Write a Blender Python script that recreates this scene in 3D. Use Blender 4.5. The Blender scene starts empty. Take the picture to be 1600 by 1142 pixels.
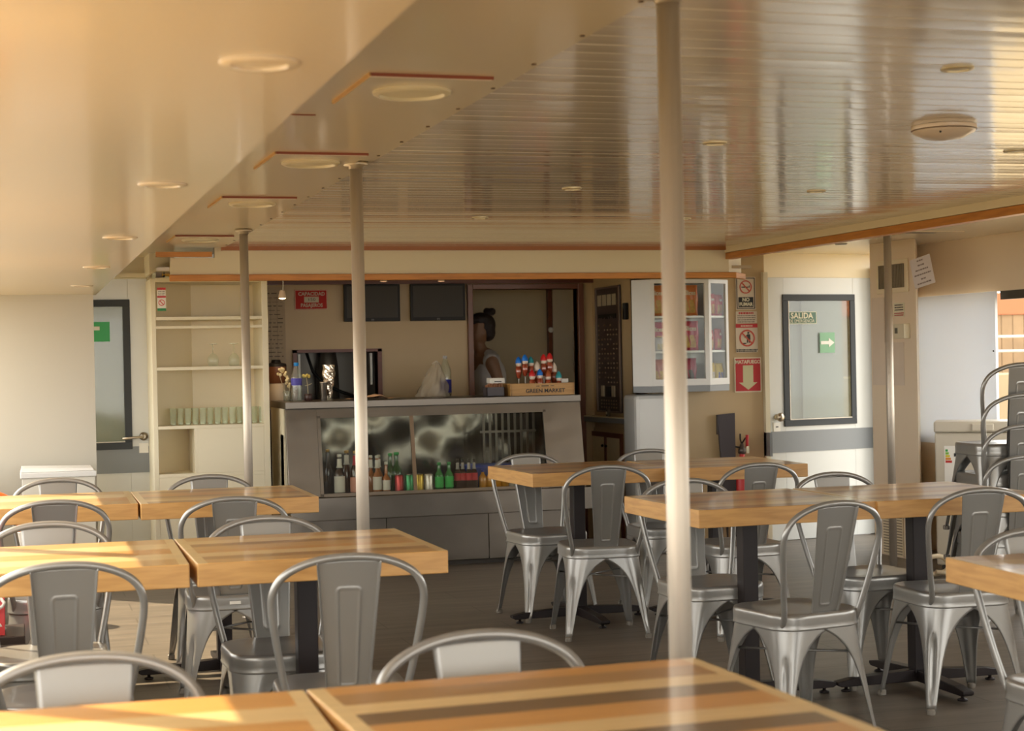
import bpy, bmesh, math, random
from mathutils import Vector, Matrix
random.seed(7)
S = bpy.context.scene
COL = S.collection
R = math.radians

# ------------------------------------------------------------------ camera, sky, sun, exposure
F_PX = 2620.0
YAW, PITCH, ROLL = R(16.5), math.atan(10 / F_PX), 0.020
CAM = Vector((0, 0, 1.365))
f0 = Vector((math.sin(YAW), math.cos(YAW), 0)); r0 = Vector((math.cos(YAW), -math.sin(YAW), 0)); up = Vector((0, 0, 1))
fw = f0 * math.cos(PITCH) - up * math.sin(PITCH)
u0 = r0.cross(fw)
rr = r0 * math.cos(ROLL) - u0 * math.sin(ROLL)
uu = u0 * math.cos(ROLL) + r0 * math.sin(ROLL)
cd = bpy.data.cameras.new('camera'); cam = bpy.data.objects.new('camera', cd); COL.objects.link(cam)
m = Matrix(((rr.x, uu.x, -fw.x), (rr.y, uu.y, -fw.y), (rr.z, uu.z, -fw.z))).to_4x4()
m.translation = CAM
cam.matrix_world = m
cd.sensor_fit = 'HORIZONTAL'; cd.sensor_width = 36; cd.lens = F_PX / 1600 * 36
cd.clip_start = 0.05; cd.clip_end = 300
cd.dof.use_dof = True; cd.dof.focus_distance = 8.0; cd.dof.aperture_fstop = 5.6
S.camera = cam

W = bpy.data.worlds.new('sky'); S.world = W; W.use_nodes = True
wn = W.node_tree; wn.nodes.clear()
wo = wn.nodes.new('ShaderNodeOutputWorld'); wb = wn.nodes.new('ShaderNodeBackground')
wb.inputs[0].default_value = (1.0, 0.98, 0.93, 1); wb.inputs[1].default_value = 5.0
wn.links.new(wb.outputs[0], wo.inputs[0])

sd = bpy.data.lights.new('sun', 'SUN'); sd.energy = 12.5; sd.angle = R(0.6); sd.color = (1.0, 0.82, 0.56)
sun = bpy.data.objects.new('sun', sd); COL.objects.link(sun)
sun.location = (-6, 6, 8)
sun.rotation_euler = Vector((1.0, -0.95, -1.29)).to_track_quat('-Z', 'Y').to_euler()

S.view_settings.view_transform = 'Standard'; S.view_settings.look = 'None'
S.view_settings.gamma = 1; S.view_settings.use_curve_mapping = False
S.view_settings.exposure = 0.10
S.cycles.max_bounces = 10; S.cycles.diffuse_bounces = 6; S.cycles.glossy_bounces = 5
S.cycles.transparent_max_bounces = 16; S.cycles.transmission_bounces = 8
S.cycles.use_denoising = True
S.cycles.caustics_reflective = False; S.cycles.caustics_refractive = False
S.cycles.sample_clamp_indirect = 8

# ------------------------------------------------------------------ materials
MATS = {}
def mat(name, col, rough=.5, metal=0., noise=0., nscale=6., coat=0., bump=0., bscale=30., spec=.5, emit=0., stretch=None):
    if name in MATS: return MATS[name]
    M = bpy.data.materials.new(name); M.use_nodes = True
    nt = M.node_tree; b = nt.nodes['Principled BSDF']
    b.inputs['Base Color'].default_value = (*col, 1); b.inputs['Roughness'].default_value = rough
    b.inputs['Metallic'].default_value = metal; b.inputs['Specular IOR Level'].default_value = spec
    b.inputs['Coat Weight'].default_value = coat; b.inputs['Coat Roughness'].default_value = .08
    if emit:
        b.inputs['Emission Color'].default_value = (*col, 1); b.inputs['Emission Strength'].default_value = emit
    if noise or bump:
        tc = nt.nodes.new('ShaderNodeTexCoord'); mp = nt.nodes.new('ShaderNodeMapping')
        nt.links.new(tc.outputs['Object'], mp.inputs[0])
        if stretch: mp.inputs['Scale'].default_value = stretch
    if noise:
        n = nt.nodes.new('ShaderNodeTexNoise'); n.inputs['Scale'].default_value = nscale; n.inputs['Detail'].default_value = 5
        nt.links.new(mp.outputs[0], n.inputs['Vector'])
        mx = nt.nodes.new('ShaderNodeMix'); mx.data_type = 'RGBA'
        lo = [max(0, c * (1 - noise)) for c in col]; hi = [min(1, c * (1 + noise)) for c in col]
        mx.inputs[6].default_value = (*lo, 1); mx.inputs[7].default_value = (*hi, 1)
        nt.links.new(n.outputs['Fac'], mx.inputs[0]); nt.links.new(mx.outputs[2], b.inputs['Base Color'])
    if bump:
        n2 = nt.nodes.new('ShaderNodeTexNoise'); n2.inputs['Scale'].default_value = bscale; n2.inputs['Detail'].default_value = 2
        nt.links.new(mp.outputs[0], n2.inputs['Vector'])
        bp = nt.nodes.new('ShaderNodeBump'); bp.inputs['Strength'].default_value = bump; bp.inputs['Distance'].default_value = .02
        nt.links.new(n2.outputs['Fac'], bp.inputs['Height']); nt.links.new(bp.outputs[0], b.inputs['Normal'])
    MATS[name] = M
    return M

def glass(name, tint=(1, 1, 1), rough=.02, reflect=1.0, body=0.0, bodycol=(.8, .85, .8)):
    if name in MATS: return MATS[name]
    M = bpy.data.materials.new(name); M.use_nodes = True; nt = M.node_tree; nt.nodes.clear()
    o = nt.nodes.new('ShaderNodeOutputMaterial'); t = nt.nodes.new('ShaderNodeBsdfTransparent'); g = nt.nodes.new('ShaderNodeBsdfGlossy')
    t.inputs[0].default_value = (*tint, 1); g.inputs['Roughness'].default_value = rough
    fr = nt.nodes.new('ShaderNodeFresnel'); fr.inputs[0].default_value = 1.5
    mu = nt.nodes.new('ShaderNodeMath'); mu.operation = 'MULTIPLY'; mu.inputs[1].default_value = reflect
    ge = nt.nodes.new('ShaderNodeNewGeometry'); fb = nt.nodes.new('ShaderNodeMath'); fb.operation = 'SUBTRACT'; fb.inputs[0].default_value = 1
    nt.links.new(ge.outputs['Backfacing'], fb.inputs[1]); m3 = nt.nodes.new('ShaderNodeMath'); m3.operation = 'MULTIPLY'
    nt.links.new(fr.outputs[0], m3.inputs[0]); nt.links.new(fb.outputs[0], m3.inputs[1]); nt.links.new(m3.outputs[0], mu.inputs[0])
    mx = nt.nodes.new('ShaderNodeMixShader'); nt.links.new(mu.outputs[0], mx.inputs[0])
    base = t.outputs[0]
    if body:
        d = nt.nodes.new('ShaderNodeBsdfDiffuse'); d.inputs[0].default_value = (*bodycol, 1)
        m2 = nt.nodes.new('ShaderNodeMixShader'); m2.inputs[0].default_value = body
        nt.links.new(t.outputs[0], m2.inputs[1]); nt.links.new(d.outputs[0], m2.inputs[2]); base = m2.outputs[0]
    nt.links.new(base, mx.inputs[1]); nt.links.new(g.outputs[0], mx.inputs[2]); nt.links.new(mx.outputs[0], o.inputs[0])
    MATS[name] = M
    return M

def wood_top(name, stripes, half_w, half_d, end_col):
    """striped laminated top in object space: stripes run along X, solid end strips at both X ends"""
    M = bpy.data.materials.new(name); M.use_nodes = True; nt = M.node_tree; b = nt.nodes['Principled BSDF']
    N = nt.nodes.new; L = nt.links.new
    tc = N('ShaderNodeTexCoord'); sp = N('ShaderNodeSeparateXYZ'); L(tc.outputs['Object'], sp.inputs[0])
    mr = N('ShaderNodeMapRange'); mr.inputs['From Min'].default_value = -half_d; mr.inputs['From Max'].default_value = half_d
    L(sp.outputs['Y'], mr.inputs['Value'])
    cr = N('ShaderNodeValToRGB'); cr.color_ramp.interpolation = 'CONSTANT'
    el = cr.color_ramp.elements
    while len(el) > 1: el.remove(el[-1])
    pos = 0; tot = sum(w for w, c in stripes)
    for i, (w, c) in enumerate(stripes):
        e = el[0] if i == 0 else el.new(pos / tot)
        if i == 0: e.position = 0
        e.color = (*c, 1); pos += w
    L(mr.outputs[0], cr.inputs[0])
    ab = N('ShaderNodeMath'); ab.operation = 'ABSOLUTE'; L(sp.outputs['X'], ab.inputs[0])
    gt = N('ShaderNodeMath'); gt.operation = 'GREATER_THAN'; gt.inputs[1].default_value = half_w - .03; L(ab.outputs[0], gt.inputs[0])
    mx = N('ShaderNodeMix'); mx.data_type = 'RGBA'; L(gt.outputs[0], mx.inputs[0]); L(cr.outputs[0], mx.inputs[6]); mx.inputs[7].default_value = (*end_col, 1)
    mp = N('ShaderNodeMapping'); mp.inputs['Scale'].default_value = (2.5, 40, 40); L(tc.outputs['Object'], mp.inputs[0])
    n = N('ShaderNodeTexNoise'); n.inputs['Scale'].default_value = 1.6; n.inputs['Detail'].default_value = 6; n.inputs['Distortion'].default_value = .6; L(mp.outputs[0], n.inputs['Vector'])
    r2 = N('ShaderNodeMapRange'); r2.inputs['To Min'].default_value = .78; r2.inputs['To Max'].default_value = 1.2; L(n.outputs['Fac'], r2.inputs['Value'])
    m2 = N('ShaderNodeVectorMath'); m2.operation = 'SCALE'; L(mx.outputs[2], m2.inputs[0]); L(r2.outputs[0], m2.inputs['Scale'])
    L(m2.outputs[0], b.inputs['Base Color'])
    b.inputs['Roughness'].default_value = .28; b.inputs['Coat Weight'].default_value = .5; b.inputs['Coat Roughness'].default_value = .12
    return M

def wood_edge(name, col):
    M = bpy.data.materials.new(name); M.use_nodes = True; nt = M.node_tree; b = nt.nodes['Principled BSDF']
    N = nt.nodes.new; L = nt.links.new
    tc = N('ShaderNodeTexCoord'); mp = N('ShaderNodeMapping'); mp.inputs['Scale'].default_value = (2.2, 2.2, 22); L(tc.outputs['Object'], mp.inputs[0])
    n = N('ShaderNodeTexNoise'); n.inputs['Scale'].default_value = 2.5; n.inputs['Detail'].default_value = 7; n.inputs['Distortion'].default_value = .35; L(mp.outputs[0], n.inputs['Vector'])
    cr = N('ShaderNodeValToRGB'); e = cr.color_ramp.elements
    e[0].position = .28; e[0].color = (col[0] * .74, col[1] * .68, col[2] * .6, 1); e[1].position = .6; e[1].color = (*col, 1)
    L(n.outputs['Fac'], cr.inputs[0]); L(cr.outputs[0], b.inputs['Base Color'])
    b.inputs['Roughness'].default_value = .42
    return M

CREAM = mat('cream paint', (.80, .70, .49), .45, noise=.05, nscale=2.5)
CREAM2 = mat('pale cream paint', (.70, .635, .46), .4, noise=.03, nscale=2)
TAN = mat('tan wall laminate', (.48, .35, .185), .42, noise=.10, nscale=1.8)
WHITE = mat('white laminate', (.62, .62, .59), .28, noise=.02, nscale=3)
WHITEG = mat('white gloss door', (.60, .61, .58), .22, noise=.02)
CEILG = mat('ceiling gloss lacquer', (.66, .60, .53), .15, coat=.55, noise=.03, nscale=1.5, spec=.55, bump=.012, bscale=1.6, stretch=(.6, 5, 1))
CEILS = mat('ceiling smooth lacquer', (.68, .59, .44), .22, noise=.03, nscale=1.0, coat=.3)
SOFF = mat('soffit cream lacquer', (.64, .54, .41), .26, noise=.02, nscale=1.0, coat=.3)
ORWOOD = wood_edge('orange varnished trim', (.58, .24, .045))
REDWOOD = wood_edge('red brown trim', (.14, .035, .014))
STEEL = mat('brushed stainless steel', (.20, .178, .152), .26, metal=1, bump=.35, bscale=2.6, noise=.08, nscale=4)
STEELD = mat('dark stainless liner', (.12, .112, .095), .20, metal=1, bump=.3, bscale=3.5)
ALU = mat('polished aluminium pole', (.50, .445, .37), .46, metal=.65, noise=.12, nscale=5, stretch=(30, 30, 1.5))
CHAIR = mat('gunmetal chair lacquer', (.275, .268, .250), .30, metal=.48, noise=.06, nscale=5, coat=.30)
CHTIP = mat('pale foot tip', (.22, .20, .17), .6)
BLACKM = mat('black painted steel', (.014, .009, .009), .42, noise=.3, nscale=12, spec=.3)
BLACK = mat('black plastic', (.016, .014, .012), .45, spec=.2)
SCREEN = mat('switched off screen', (.065, .060, .055), .45, spec=.12)
GREYB = mat('grey band', (.20, .215, .225), .4)
GREYF = mat('dark rubber door gasket', (.045, .05, .055), .5, spec=.25)
DARK = mat('dark recess', (.03, .025, .02), .7)
GLASSP = glass('clear pane', (.95, .97, .96), .03, .45)
GLASSW = glass('frosty door pane', (.62, .66, .62), .06, 1.3, body=.35, bodycol=(.32, .34, .30))
GLASSB = glass('clear bottle glass', (.88, .94, .90), .05, 1.6, body=.14, bodycol=(.75, .72, .62))
RED = mat('red print', (.48, .02, .025), .5)
RED2 = mat('bright red plastic', (.60, .03, .03), .35)
INK = mat('black ink', (.015, .015, .015), .6)
PAPER = mat('white paper', (.76, .74, .68), .7)
CREAMP = mat('cream print', (.72, .68, .50), .55)
GREEN = mat('green print', (.02, .22, .07), .5)
BRASS = mat('dull nickel', (.42, .36, .28), .3, metal=1)
FLOORM = None

# ------------------------------------------------------------------ mesh helpers
class MB:
    def __init__(s): s.bm = bmesh.new(); s.mi = 0
    def face(s, vs, smooth=False):
        try:
            f = s.bm.faces.new(vs); f.material_index = s.mi; f.smooth = smooth
            return f
        except ValueError: return None
    def box(s, x0, x1, y0, y1, z0, z1, T=None):
        v = [Vector((x, y, z)) for x in (x0, x1) for y in (y0, y1) for z in (z0, z1)]
        if T is not None: v = [T @ p for p in v]
        v = [s.bm.verts.new(p) for p in v]
        for q in ((0, 1, 3, 2), (4, 6, 7, 5), (0, 4, 5, 1), (2, 3, 7, 6), (0, 2, 6, 4), (1, 5, 7, 3)): s.face([v[i] for i in q])
        return s
    def prism(s, poly, z0, z1, ax='z', T=None):
        """poly in the plane across axis ax: z -> (x,y); y -> (x,z); x -> (y,z)"""
        def P(a, b, c):
            p = Vector((a, b, c)) if ax == 'z' else Vector((a, c, b)) if ax == 'y' else Vector((c, a, b))
            return T @ p if T is not None else p
        A = [s.bm.verts.new(P(a, b, z0)) for a, b in poly]; B = [s.bm.verts.new(P(a, b, z1)) for a, b in poly]
        n = len(poly); s.face(A[::-1]); s.face(B)
        for i in range(n): s.face([A[i], A[(i + 1) % n], B[(i + 1) % n], B[i]])
        return s
    def tube(s, pts, r, seg=10, closed=False, rr=None):
        pts = [Vector(p) for p in pts]; n = len(pts); rings = []
        prev = None
        for i, p in enumerate(pts):
            a = pts[i - 1] if (i > 0 or closed) else p; b = pts[(i + 1) % n] if (i < n - 1 or closed) else p
            t = (b - a).normalized()
            if prev is None:
                h = Vector((0, 0, 1)) if abs(t.z) < .9 else Vector((1, 0, 0))
                nx = t.cross(h).normalized()
            else:
                nx = (prev - t * prev.dot(t)).normalized()
            prev = nx; ny = t.cross(nx); q = rr[i] if rr else r
            rings.append([s.bm.verts.new(p + (nx * math.cos(2 * math.pi * k / seg) + ny * math.sin(2 * math.pi * k / seg)) * q) for k in range(seg)])
        m_ = n if closed else n - 1
        for i in range(m_):
            A, B = rings[i], rings[(i + 1) % n]
            for k in range(seg): s.face([A[k], A[(k + 1) % seg], B[(k + 1) % seg], B[k]], True)
        if not closed: s.face(rings[0][::-1]); s.face(rings[-1])
        return s
    def lathe(s, prof, c=(0, 0, 0), seg=20, T=None):
        rings = []
        for r, z in prof:
            ring = []
            for k in range(seg):
                a = 2 * math.pi * k / seg
                p = Vector((c[0] + max(r, 1e-4) * math.cos(a), c[1] + max(r, 1e-4) * math.sin(a), c[2] + z))
                ring.append(s.bm.verts.new(T @ p if T is not None else p))
            rings.append(ring)
        for i in range(len(rings) - 1):
            A, B = rings[i], rings[i + 1]
            for k in range(seg): s.face([A[k], A[(k + 1) % seg], B[(k + 1) % seg], B[k]], True)
        s.face(rings[0][::-1]); s.face(rings[-1])
        return s
    def grid(s, fn, nu, nv, smooth=True):
        V = [[s.bm.verts.new(fn(i / nu, j / nv)) for j in range(nv + 1)] for i in range(nu + 1)]
        for i in range(nu):
            for j in range(nv): s.face([V[i][j], V[i + 1][j], V[i + 1][j + 1], V[i][j + 1]], smooth)
        return s
    def ball(s, c, r, seg=16, T=None):
        rx, ry, rz = r if isinstance(r, tuple) else (r, r, r)
        rings = []
        n = seg // 2
        for i in range(n + 1):
            a = math.pi * i / n; ring = []
            for k in range(seg):
                b = 2 * math.pi * k / seg; q = max(math.sin(a), 1e-3)
                p = Vector((c[0] + rx * q * math.cos(b), c[1] + ry * q * math.sin(b), c[2] - rz * math.cos(a)))
                ring.append(s.bm.verts.new(T @ p if T is not None else p))
            rings.append(ring)
        for i in range(n):
            A, B = rings[i], rings[i + 1]
            for k in range(seg): s.face([A[k], A[(k + 1) % seg], B[(k + 1) % seg], B[k]], True)
        s.face(rings[0][::-1]); s.face(rings[-1])
        return s
    def build(s, name, mats, parent=None, bevel=0., smooth=None, loc=None, mods=(), fix=True):
        me = bpy.data.meshes.new(name)
        if fix: bmesh.ops.recalc_face_normals(s.bm, faces=s.bm.faces[:])
        s.bm.to_mesh(me); s.bm.free()
        for m_ in (mats if isinstance(mats, (list, tuple)) else [mats]): me.materials.append(m_)
        if smooth:
            for p in me.polygons: p.use_smooth = True
            me.set_sharp_from_angle(angle=R(smooth))
        o = bpy.data.objects.new(name, me); COL.objects.link(o)
        if parent: o.parent = parent
        if loc: o.location = loc
        if bevel:
            b = o.modifiers.new('bevel', 'BEVEL'); b.width = bevel; b.segments = 2; b.limit_method = 'ANGLE'; b.angle_limit = R(40)
        for kind, kw in mods:
            md = o.modifiers.new(kind.lower(), kind)
            for k, v in kw.items(): setattr(md, k, v)
        return o

def bake(o):
    dg = bpy.context.evaluated_depsgraph_get(); dg.update()
    me = bpy.data.meshes.new_from_object(o.evaluated_get(dg))
    o.modifiers.clear(); o.data = me
    return o

def thing(name, label, cat, loc=(0, 0, 0), rz=0., group=None):
    o = bpy.data.objects.new(name, None); COL.objects.link(o); o.empty_display_size = .1
    o.location = loc; o.rotation_euler = (0, 0, rz)
    o['label'] = label; o['category'] = cat
    if group: o['group'] = group
    return o
def tag(o, label, cat, group=None):
    o['label'] = label; o['category'] = cat
    if group: o['group'] = group
    return o
def struct(o, label=None):
    o['kind'] = 'structure'
    if label: o['label'] = label
    return o
def dup(root, loc, rz, label, group=None):
    r = root.copy(); COL.objects.link(r); r.location = loc; r.rotation_euler = (0, 0, rz); r['label'] = label
    if group: r['group'] = group
    for ch in list(root.children):
        c = ch.copy(); COL.objects.link(c); c.parent = r
        for g in list(ch.children):
            d = g.copy(); COL.objects.link(d); d.parent = c
    return r

def text(s, size, parent, m_, loc=(0, 0, 0), name='lettering', sx=1., rz=0., bold=0.0, ext=.0006, align='CENTER', rx=90):
    cu = bpy.data.curves.new('t', 'FONT'); cu.body = s; cu.size = size; cu.align_x = align; cu.align_y = 'CENTER'
    cu.extrude = ext; cu.offset = bold; cu.resolution_u = 2
    o = bpy.data.objects.new('t', cu); COL.objects.link(o)
    dg = bpy.context.evaluated_depsgraph_get(); dg.update()
    me = bpy.data.meshes.new_from_object(o.evaluated_get(dg))
    bpy.data.objects.remove(o); bpy.data.curves.remove(cu)
    me.materials.clear(); me.materials.append(m_)
    me.transform(Matrix.Rotation(R(rz), 4, 'Z') @ Matrix.Rotation(R(rx), 4, 'X') @ Matrix.Diagonal((sx, 1, 1, 1)))
    t = bpy.data.objects.new(name, me); COL.objects.link(t); t.parent = parent; t.location = loc
    return t

def ringpoly(r, n=28, cx=0, cz=0): return [(cx + r * math.cos(2 * math.pi * k / n), cz + r * math.sin(2 * math.pi * k / n)) for k in range(n)]
def annulus(mb, ri, ro, cx, cz, y0, y1, n=32):
    for k in range(n):
        a, b = 2 * math.pi * k / n, 2 * math.pi * (k + 1) / n
        mb.prism([(cx + ri * math.cos(a), cz + ri * math.sin(a)), (cx + ro * math.cos(a), cz + ro * math.sin(a)),
                  (cx + ro * math.cos(b), cz + ro * math.sin(b)), (cx + ri * math.cos(b), cz + ri * math.sin(b))], y0, y1, 'y')

# ================================================================== THE ROOM
ZC = 2.10
# floor: dark vinyl planks with worn streaks
FM = bpy.data.materials.new('worn grey brown vinyl floor'); FM.use_nodes = True
nt = FM.node_tree; b = nt.nodes['Principled BSDF']; N = nt.nodes.new; L = nt.links.new
tc = N('ShaderNodeTexCoord'); mp = N('ShaderNodeMapping'); mp.inputs['Scale'].default_value = (.7, 5, 1); L(tc.outputs['Object'], mp.inputs[0])
n1 = N('ShaderNodeTexNoise'); n1.inputs['Scale'].default_value = 2.2; n1.inputs['Detail'].default_value = 8; n1.inputs['Roughness'].default_value = .7; L(mp.outputs[0], n1.inputs['Vector'])
cr = N('ShaderNodeValToRGB'); e = cr.color_ramp.elements
e[0].position = .3; e[0].color = (.090, .074, .058, 1); e[1].position = .72; e[1].color = (.19, .155, .118, 1)
L(n1.outputs['Fac'], cr.inputs[0])
br = N('ShaderNodeTexBrick'); br.inputs['Scale'].default_value = 1.0; br.inputs['Brick Width'].default_value = 1.2; br.inputs['Row Height'].default_value = .3
br.inputs['Mortar Size'].default_value = .004; br.inputs['Color1'].default_value = (1, 1, 1, 1); br.inputs['Color2'].default_value = (.86, .86, .86, 1); br.inputs['Mortar'].default_value = (.55, .55, .55, 1)
L(tc.outputs['Object'], br.inputs['Vector'])
mx = N('ShaderNodeMix'); mx.data_type = 'RGBA'; mx.blend_type = 'MULTIPLY'; mx.inputs[0].default_value = 1
L(cr.outputs[0], mx.inputs[6]); L(br.outputs[0], mx.inputs[7]); L(mx.outputs[2], b.inputs['Base Color'])
b.inputs['Roughness'].default_value = .42
struct(MB().box(-.45, 7.2, -6, 13.6, -.12, 0).build('floor', FM))

# corrugated main ceiling: glossy tongue and groove planks running across the boat
mb = MB(); prof = []
y = -3.0
while y < 10.52:
    t_ = ((int(y * 37) * 7919) % 100 / 100 - .5) * .0011
    prof += [(y, ZC + .003), (y + .003, ZC + t_), (y + .05, ZC - .0003), (y + .1015, ZC - t_), (y + .1045, ZC + .003)]
    y += .105
V0 = [mb.bm.verts.new((1.25, a, z)) for a, z in prof]; V1 = [mb.bm.verts.new((4.68, a, z)) for a, z in prof]
for i in range(len(prof) - 1): mb.face([V0[i], V1[i], V1[i + 1], V0[i + 1]], False)
c_main = struct(mb.build('ceiling', CEILG, fix=False), 'glossy cream plank ceiling over the tables')
c_main.data.flip_normals() if c_main.data.polygons[0].normal.z > 0 else None
# smooth strip between soffit and plank ceiling, with thin overlapping sheet edge
struct(MB().box(.50, 1.262, -3, 11.45, ZC - .006, ZC + .006).build('ceiling', CEILS), 'smooth cream ceiling strip with square hatches')
mb = MB()
for k in range(26):
    mb.lathe([(.006, 0), (.006, .003), (.003, .004)], (1.245, 1.0 + k * .37, ZC - .0095), 8)
struct(mb.build('trim_1', mat('screw heads', (.12, .08, .05), .5)), 'row of small screws along the ceiling sheet edge')
struct(MB().box(4.68, 6.15, -3, 11.9, ZC - .004, ZC + .01).build('ceiling', CEILS), 'smooth white ceiling over the starboard side')
struct(MB().box(.0, .504, -3, 11.1, 1.83, ZC + .02).box(-.47, .0, -3, 11.1, 1.83, ZC + .02).build('ceiling', SOFF), 'low cream soffit along the left side')
struct(MB().box(-.5, 6.3, -3, 13.8, ZC + .03, ZC + .12).build('ceiling', WHITE), 'unseen roof slab added above the saloon to block the sky')  # unseen slab added to keep sky light out from above
# starboard ceiling trim
struct(MB().box(4.63, 4.665, -3, 10.55, 2.058, ZC).build('trim_2', CREAM), 'cream batten along the edge of the plank ceiling')
struct(MB().box(4.637, 4.70, -3, 10.52, 2.014, 2.056).box(4.666, 4.70, -3, 10.5, 2.056, ZC).build('trim_3', ORWOOD), 'orange varnished batten along the edge of the plank ceiling')

# fascia over the bar
struct(MB().box(1.20, 4.66, 10.5, 10.55, 1.90, ZC).prism([(4.66, 10.5), (4.85, 10.72), (4.80, 10.76), (4.62, 10.55)], 1.90, ZC)
       .box(.93, 1.20, 10.5, 10.55, 1.90, 2.03).build('wall_fascia', CREAM2), 'cream fascia above the bar')
struct(MB().box(1.24, 4.68, 10.475, 10.5, 2.075, ZC).build('trim_4', mat('thin trim brown', (.34, .12, .03), .4)), 'thin red brown strip at the top of the bar fascia')
struct(MB().box(.92, 4.70, 10.47, 10.5, 1.885, 1.925).prism([(4.70, 10.47), (4.87, 10.69), (4.85, 10.72), (4.68, 10.5)], 1.885, 1.925).build('trim_5', ORWOOD, bevel=.004), 'orange varnished strip along the bottom of the bar fascia')
struct(MB().box(.84, 1.18, 10.46, 10.5, 2.035, 2.065).build('trim_6', ORWOOD), 'short orange varnished strip beside the ceiling strip')
# bar ceiling
struct(MB().box(.85, 4.85, 10.55, 12.0, 1.955, 1.975).build('ceiling', mat('bar ceiling', (.50, .42, .30), .12, coat=.6)), 'glossy ceiling over the bar')
struct(MB().box(1.62, 4.2, 11.975, 12.0, 1.93, 1.955).build('trim_7', REDWOOD), 'thin dark wood strip at the top of the bar back wall')

# back wall of the bar (openings: serving hatch and pantry doorway)
mb = MB(); a0, a1, z0, z1 = 1.94, 2.53, 1.0, 1.44
p0, p1, pz = 3.255, 4.075, 1.885
mb.box(1.6, a0, 12.0, 12.08, 0, 1.975).box(a0, a1, 12.0, 12.08, z1, 1.975).box(a0, a1, 12.0, 12.08, 0, z0).box(a1, p0, 12.0, 12.08, 0, 1.975)
mb.box(p0, p1, 12.0, 12.08, pz, 1.975).box(p1, 4.3, 12.0, 12.08, 0, 1.975)
struct(mb.build('wall_back', TAN), 'tan wall behind the bar')
struct(MB().box(p0 - .04, p0, 11.965, 12.09, 0, pz + .04).box(p1, p1 + .045, 11.965, 12.09, 0, pz + .04).box(p0, p1, 11.965, 12.09, pz, pz + .04).build('trim_8', mat('pantry frame wood', (.15, .048, .018), .35), bevel=.004), 'red brown wooden frame of the pantry doorway')
struct(MB().box(a0 - .03, a0, 11.97, 12.09, z0, z1 + .02).box(a1, a1 + .03, 11.97, 12.09, z0, z1 + .02).box(a0 - .03, a1 + .03, 11.97, 12.09, z1, z1 + .022).build('trim_9', REDWOOD), 'dark wood frame of the serving hatch')
# wall on the right of the bar, carrying the switch board
struct(MB().prism([(4.20, 11.10), (4.20, 12.0), (4.28, 12.0), (4.28, 11.10)], 0, 1.975).build('wall_bar_side', TAN), 'tan side wall beside the bar')
# back wall right of the bar
struct(MB().box(4.20, 5.20, 11.10, 11.18, 0, ZC).build('wall_back_right', TAN), 'tan wall carrying the safety signs')
struct(MB().box(4.10, 4.49, 10.86, 11.12, 0, 1.10).build('wall_pillar', WHITE, bevel=.03), 'white boxed pillar under the snack cabinet')
# left back: door wall and side of the bar niche
struct(MB().box(-.45, .86, 11.46, 11.52, 1.955, ZC).build('wall_back_left', CREAM2), 'cream wall above the left door')
struct(MB().box(1.60, 1.66, 11.45, 12.0, 0, 1.975).build('wall_niche_side', TAN), 'wall between the shelf unit and the bar niche')
# pantry and kitchen behind
struct(MB().box(3.0, 4.9, 13.25, 13.3, 0, 2.1).box(2.98, 3.02, 12.08, 13.3, 0, 2.1).box(4.86, 4.9, 12.08, 13.3, 0, 2.1).box(2.98, 4.9, 12.08, 13.3, 2.06, 2.1).build('wall_pantry', mat('pantry wall', (.52, .43, .27), .5, noise=.05)), 'beige walls of the pantry')
struct(MB().box(1.6, 2.95, 12.75, 12.8, 0, 2).box(1.6, 1.64, 12.08, 12.8, 0, 2).box(2.9, 2.95, 12.08, 12.8, 0, 2).box(1.6, 2.95, 12.08, 12.8, 1.96, 2).build('wall_kitchen', mat('kitchen steel panel', (.20, .18, .15), .4, metal=.3)), 'dark steel walls of the small kitchen')

# left side: partition, low wall with open windows and posts
struct(MB().box(-.45, .485, 11.0, 11.06, 0, 1.83).build('wall_partition', mat('grey cream board', (.44, .405, .33), .35)), 'cream partition at the left')
struct(MB().box(-.47, -.41, -3, 11.4, 0, .70).build('wall_left', CREAM2), 'low side wall under the left windows')
mb = MB()
for yy in (-1.75, .8, 3.36, 5.9, 8.45): mb.box(-.465, -.405, yy - .03, yy + .03, .70, 1.83)
mb.box(-.49, -.39, -3, 11.0, .68, .72)
struct(mb.build('window_1', WHITE), 'open windows of the left side with slim posts')
# right side
mb = MB()
mb.prism([(5.59, 10.25), (5.59, 9.65), (6.02, 10.36), (6.02, 10.5), (5.9, 10.5)], 0, ZC)
BEIGE = mat('beige side wall', (.80, .67, .50), .4, noise=.03, nscale=2)
struct(mb.build('wall_right', BEIGE), 'cream wall section with the air vent')
struct(MB().box(6.0, 6.08, -3, 10.4, 0, .79).box(6.0, 6.08, -3, 10.4, 1.735, ZC).box(6.0, 6.08, 10.30, 10.45, .79, 1.735).build('wall_right', BEIGE), 'cream side wall below and above the right windows')
mb = MB()
for yy in (-1.5, 1.2, 3.9, 6.6): mb.box(6.0, 6.06, yy - .04, yy + .04, .79, 1.735)
mb.box(6.0, 6.07, 8.0, 9.32, 1.68, 1.735)
struct(mb.build('window_2', mat('dark window frame', (.04, .035, .03), .4)), 'right window frame')
TP = mat('white translucent shade', (.86, .88, .90), .4)
_n = TP.node_tree; _tr = _n.nodes.new('ShaderNodeBsdfTranslucent'); _tr.inputs[0].default_value = (.80, .85, .92, 1); _ms = _n.nodes.new('ShaderNodeMixShader'); _ms.inputs[0].default_value = .30
_n.links.new(_n.nodes['Principled BSDF'].outputs[0], _ms.inputs[1]); _n.links.new(_tr.outputs[0], _ms.inputs[2]); _n.links.new(_ms.outputs[0], _n.nodes['Material Output'].inputs[0])
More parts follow.
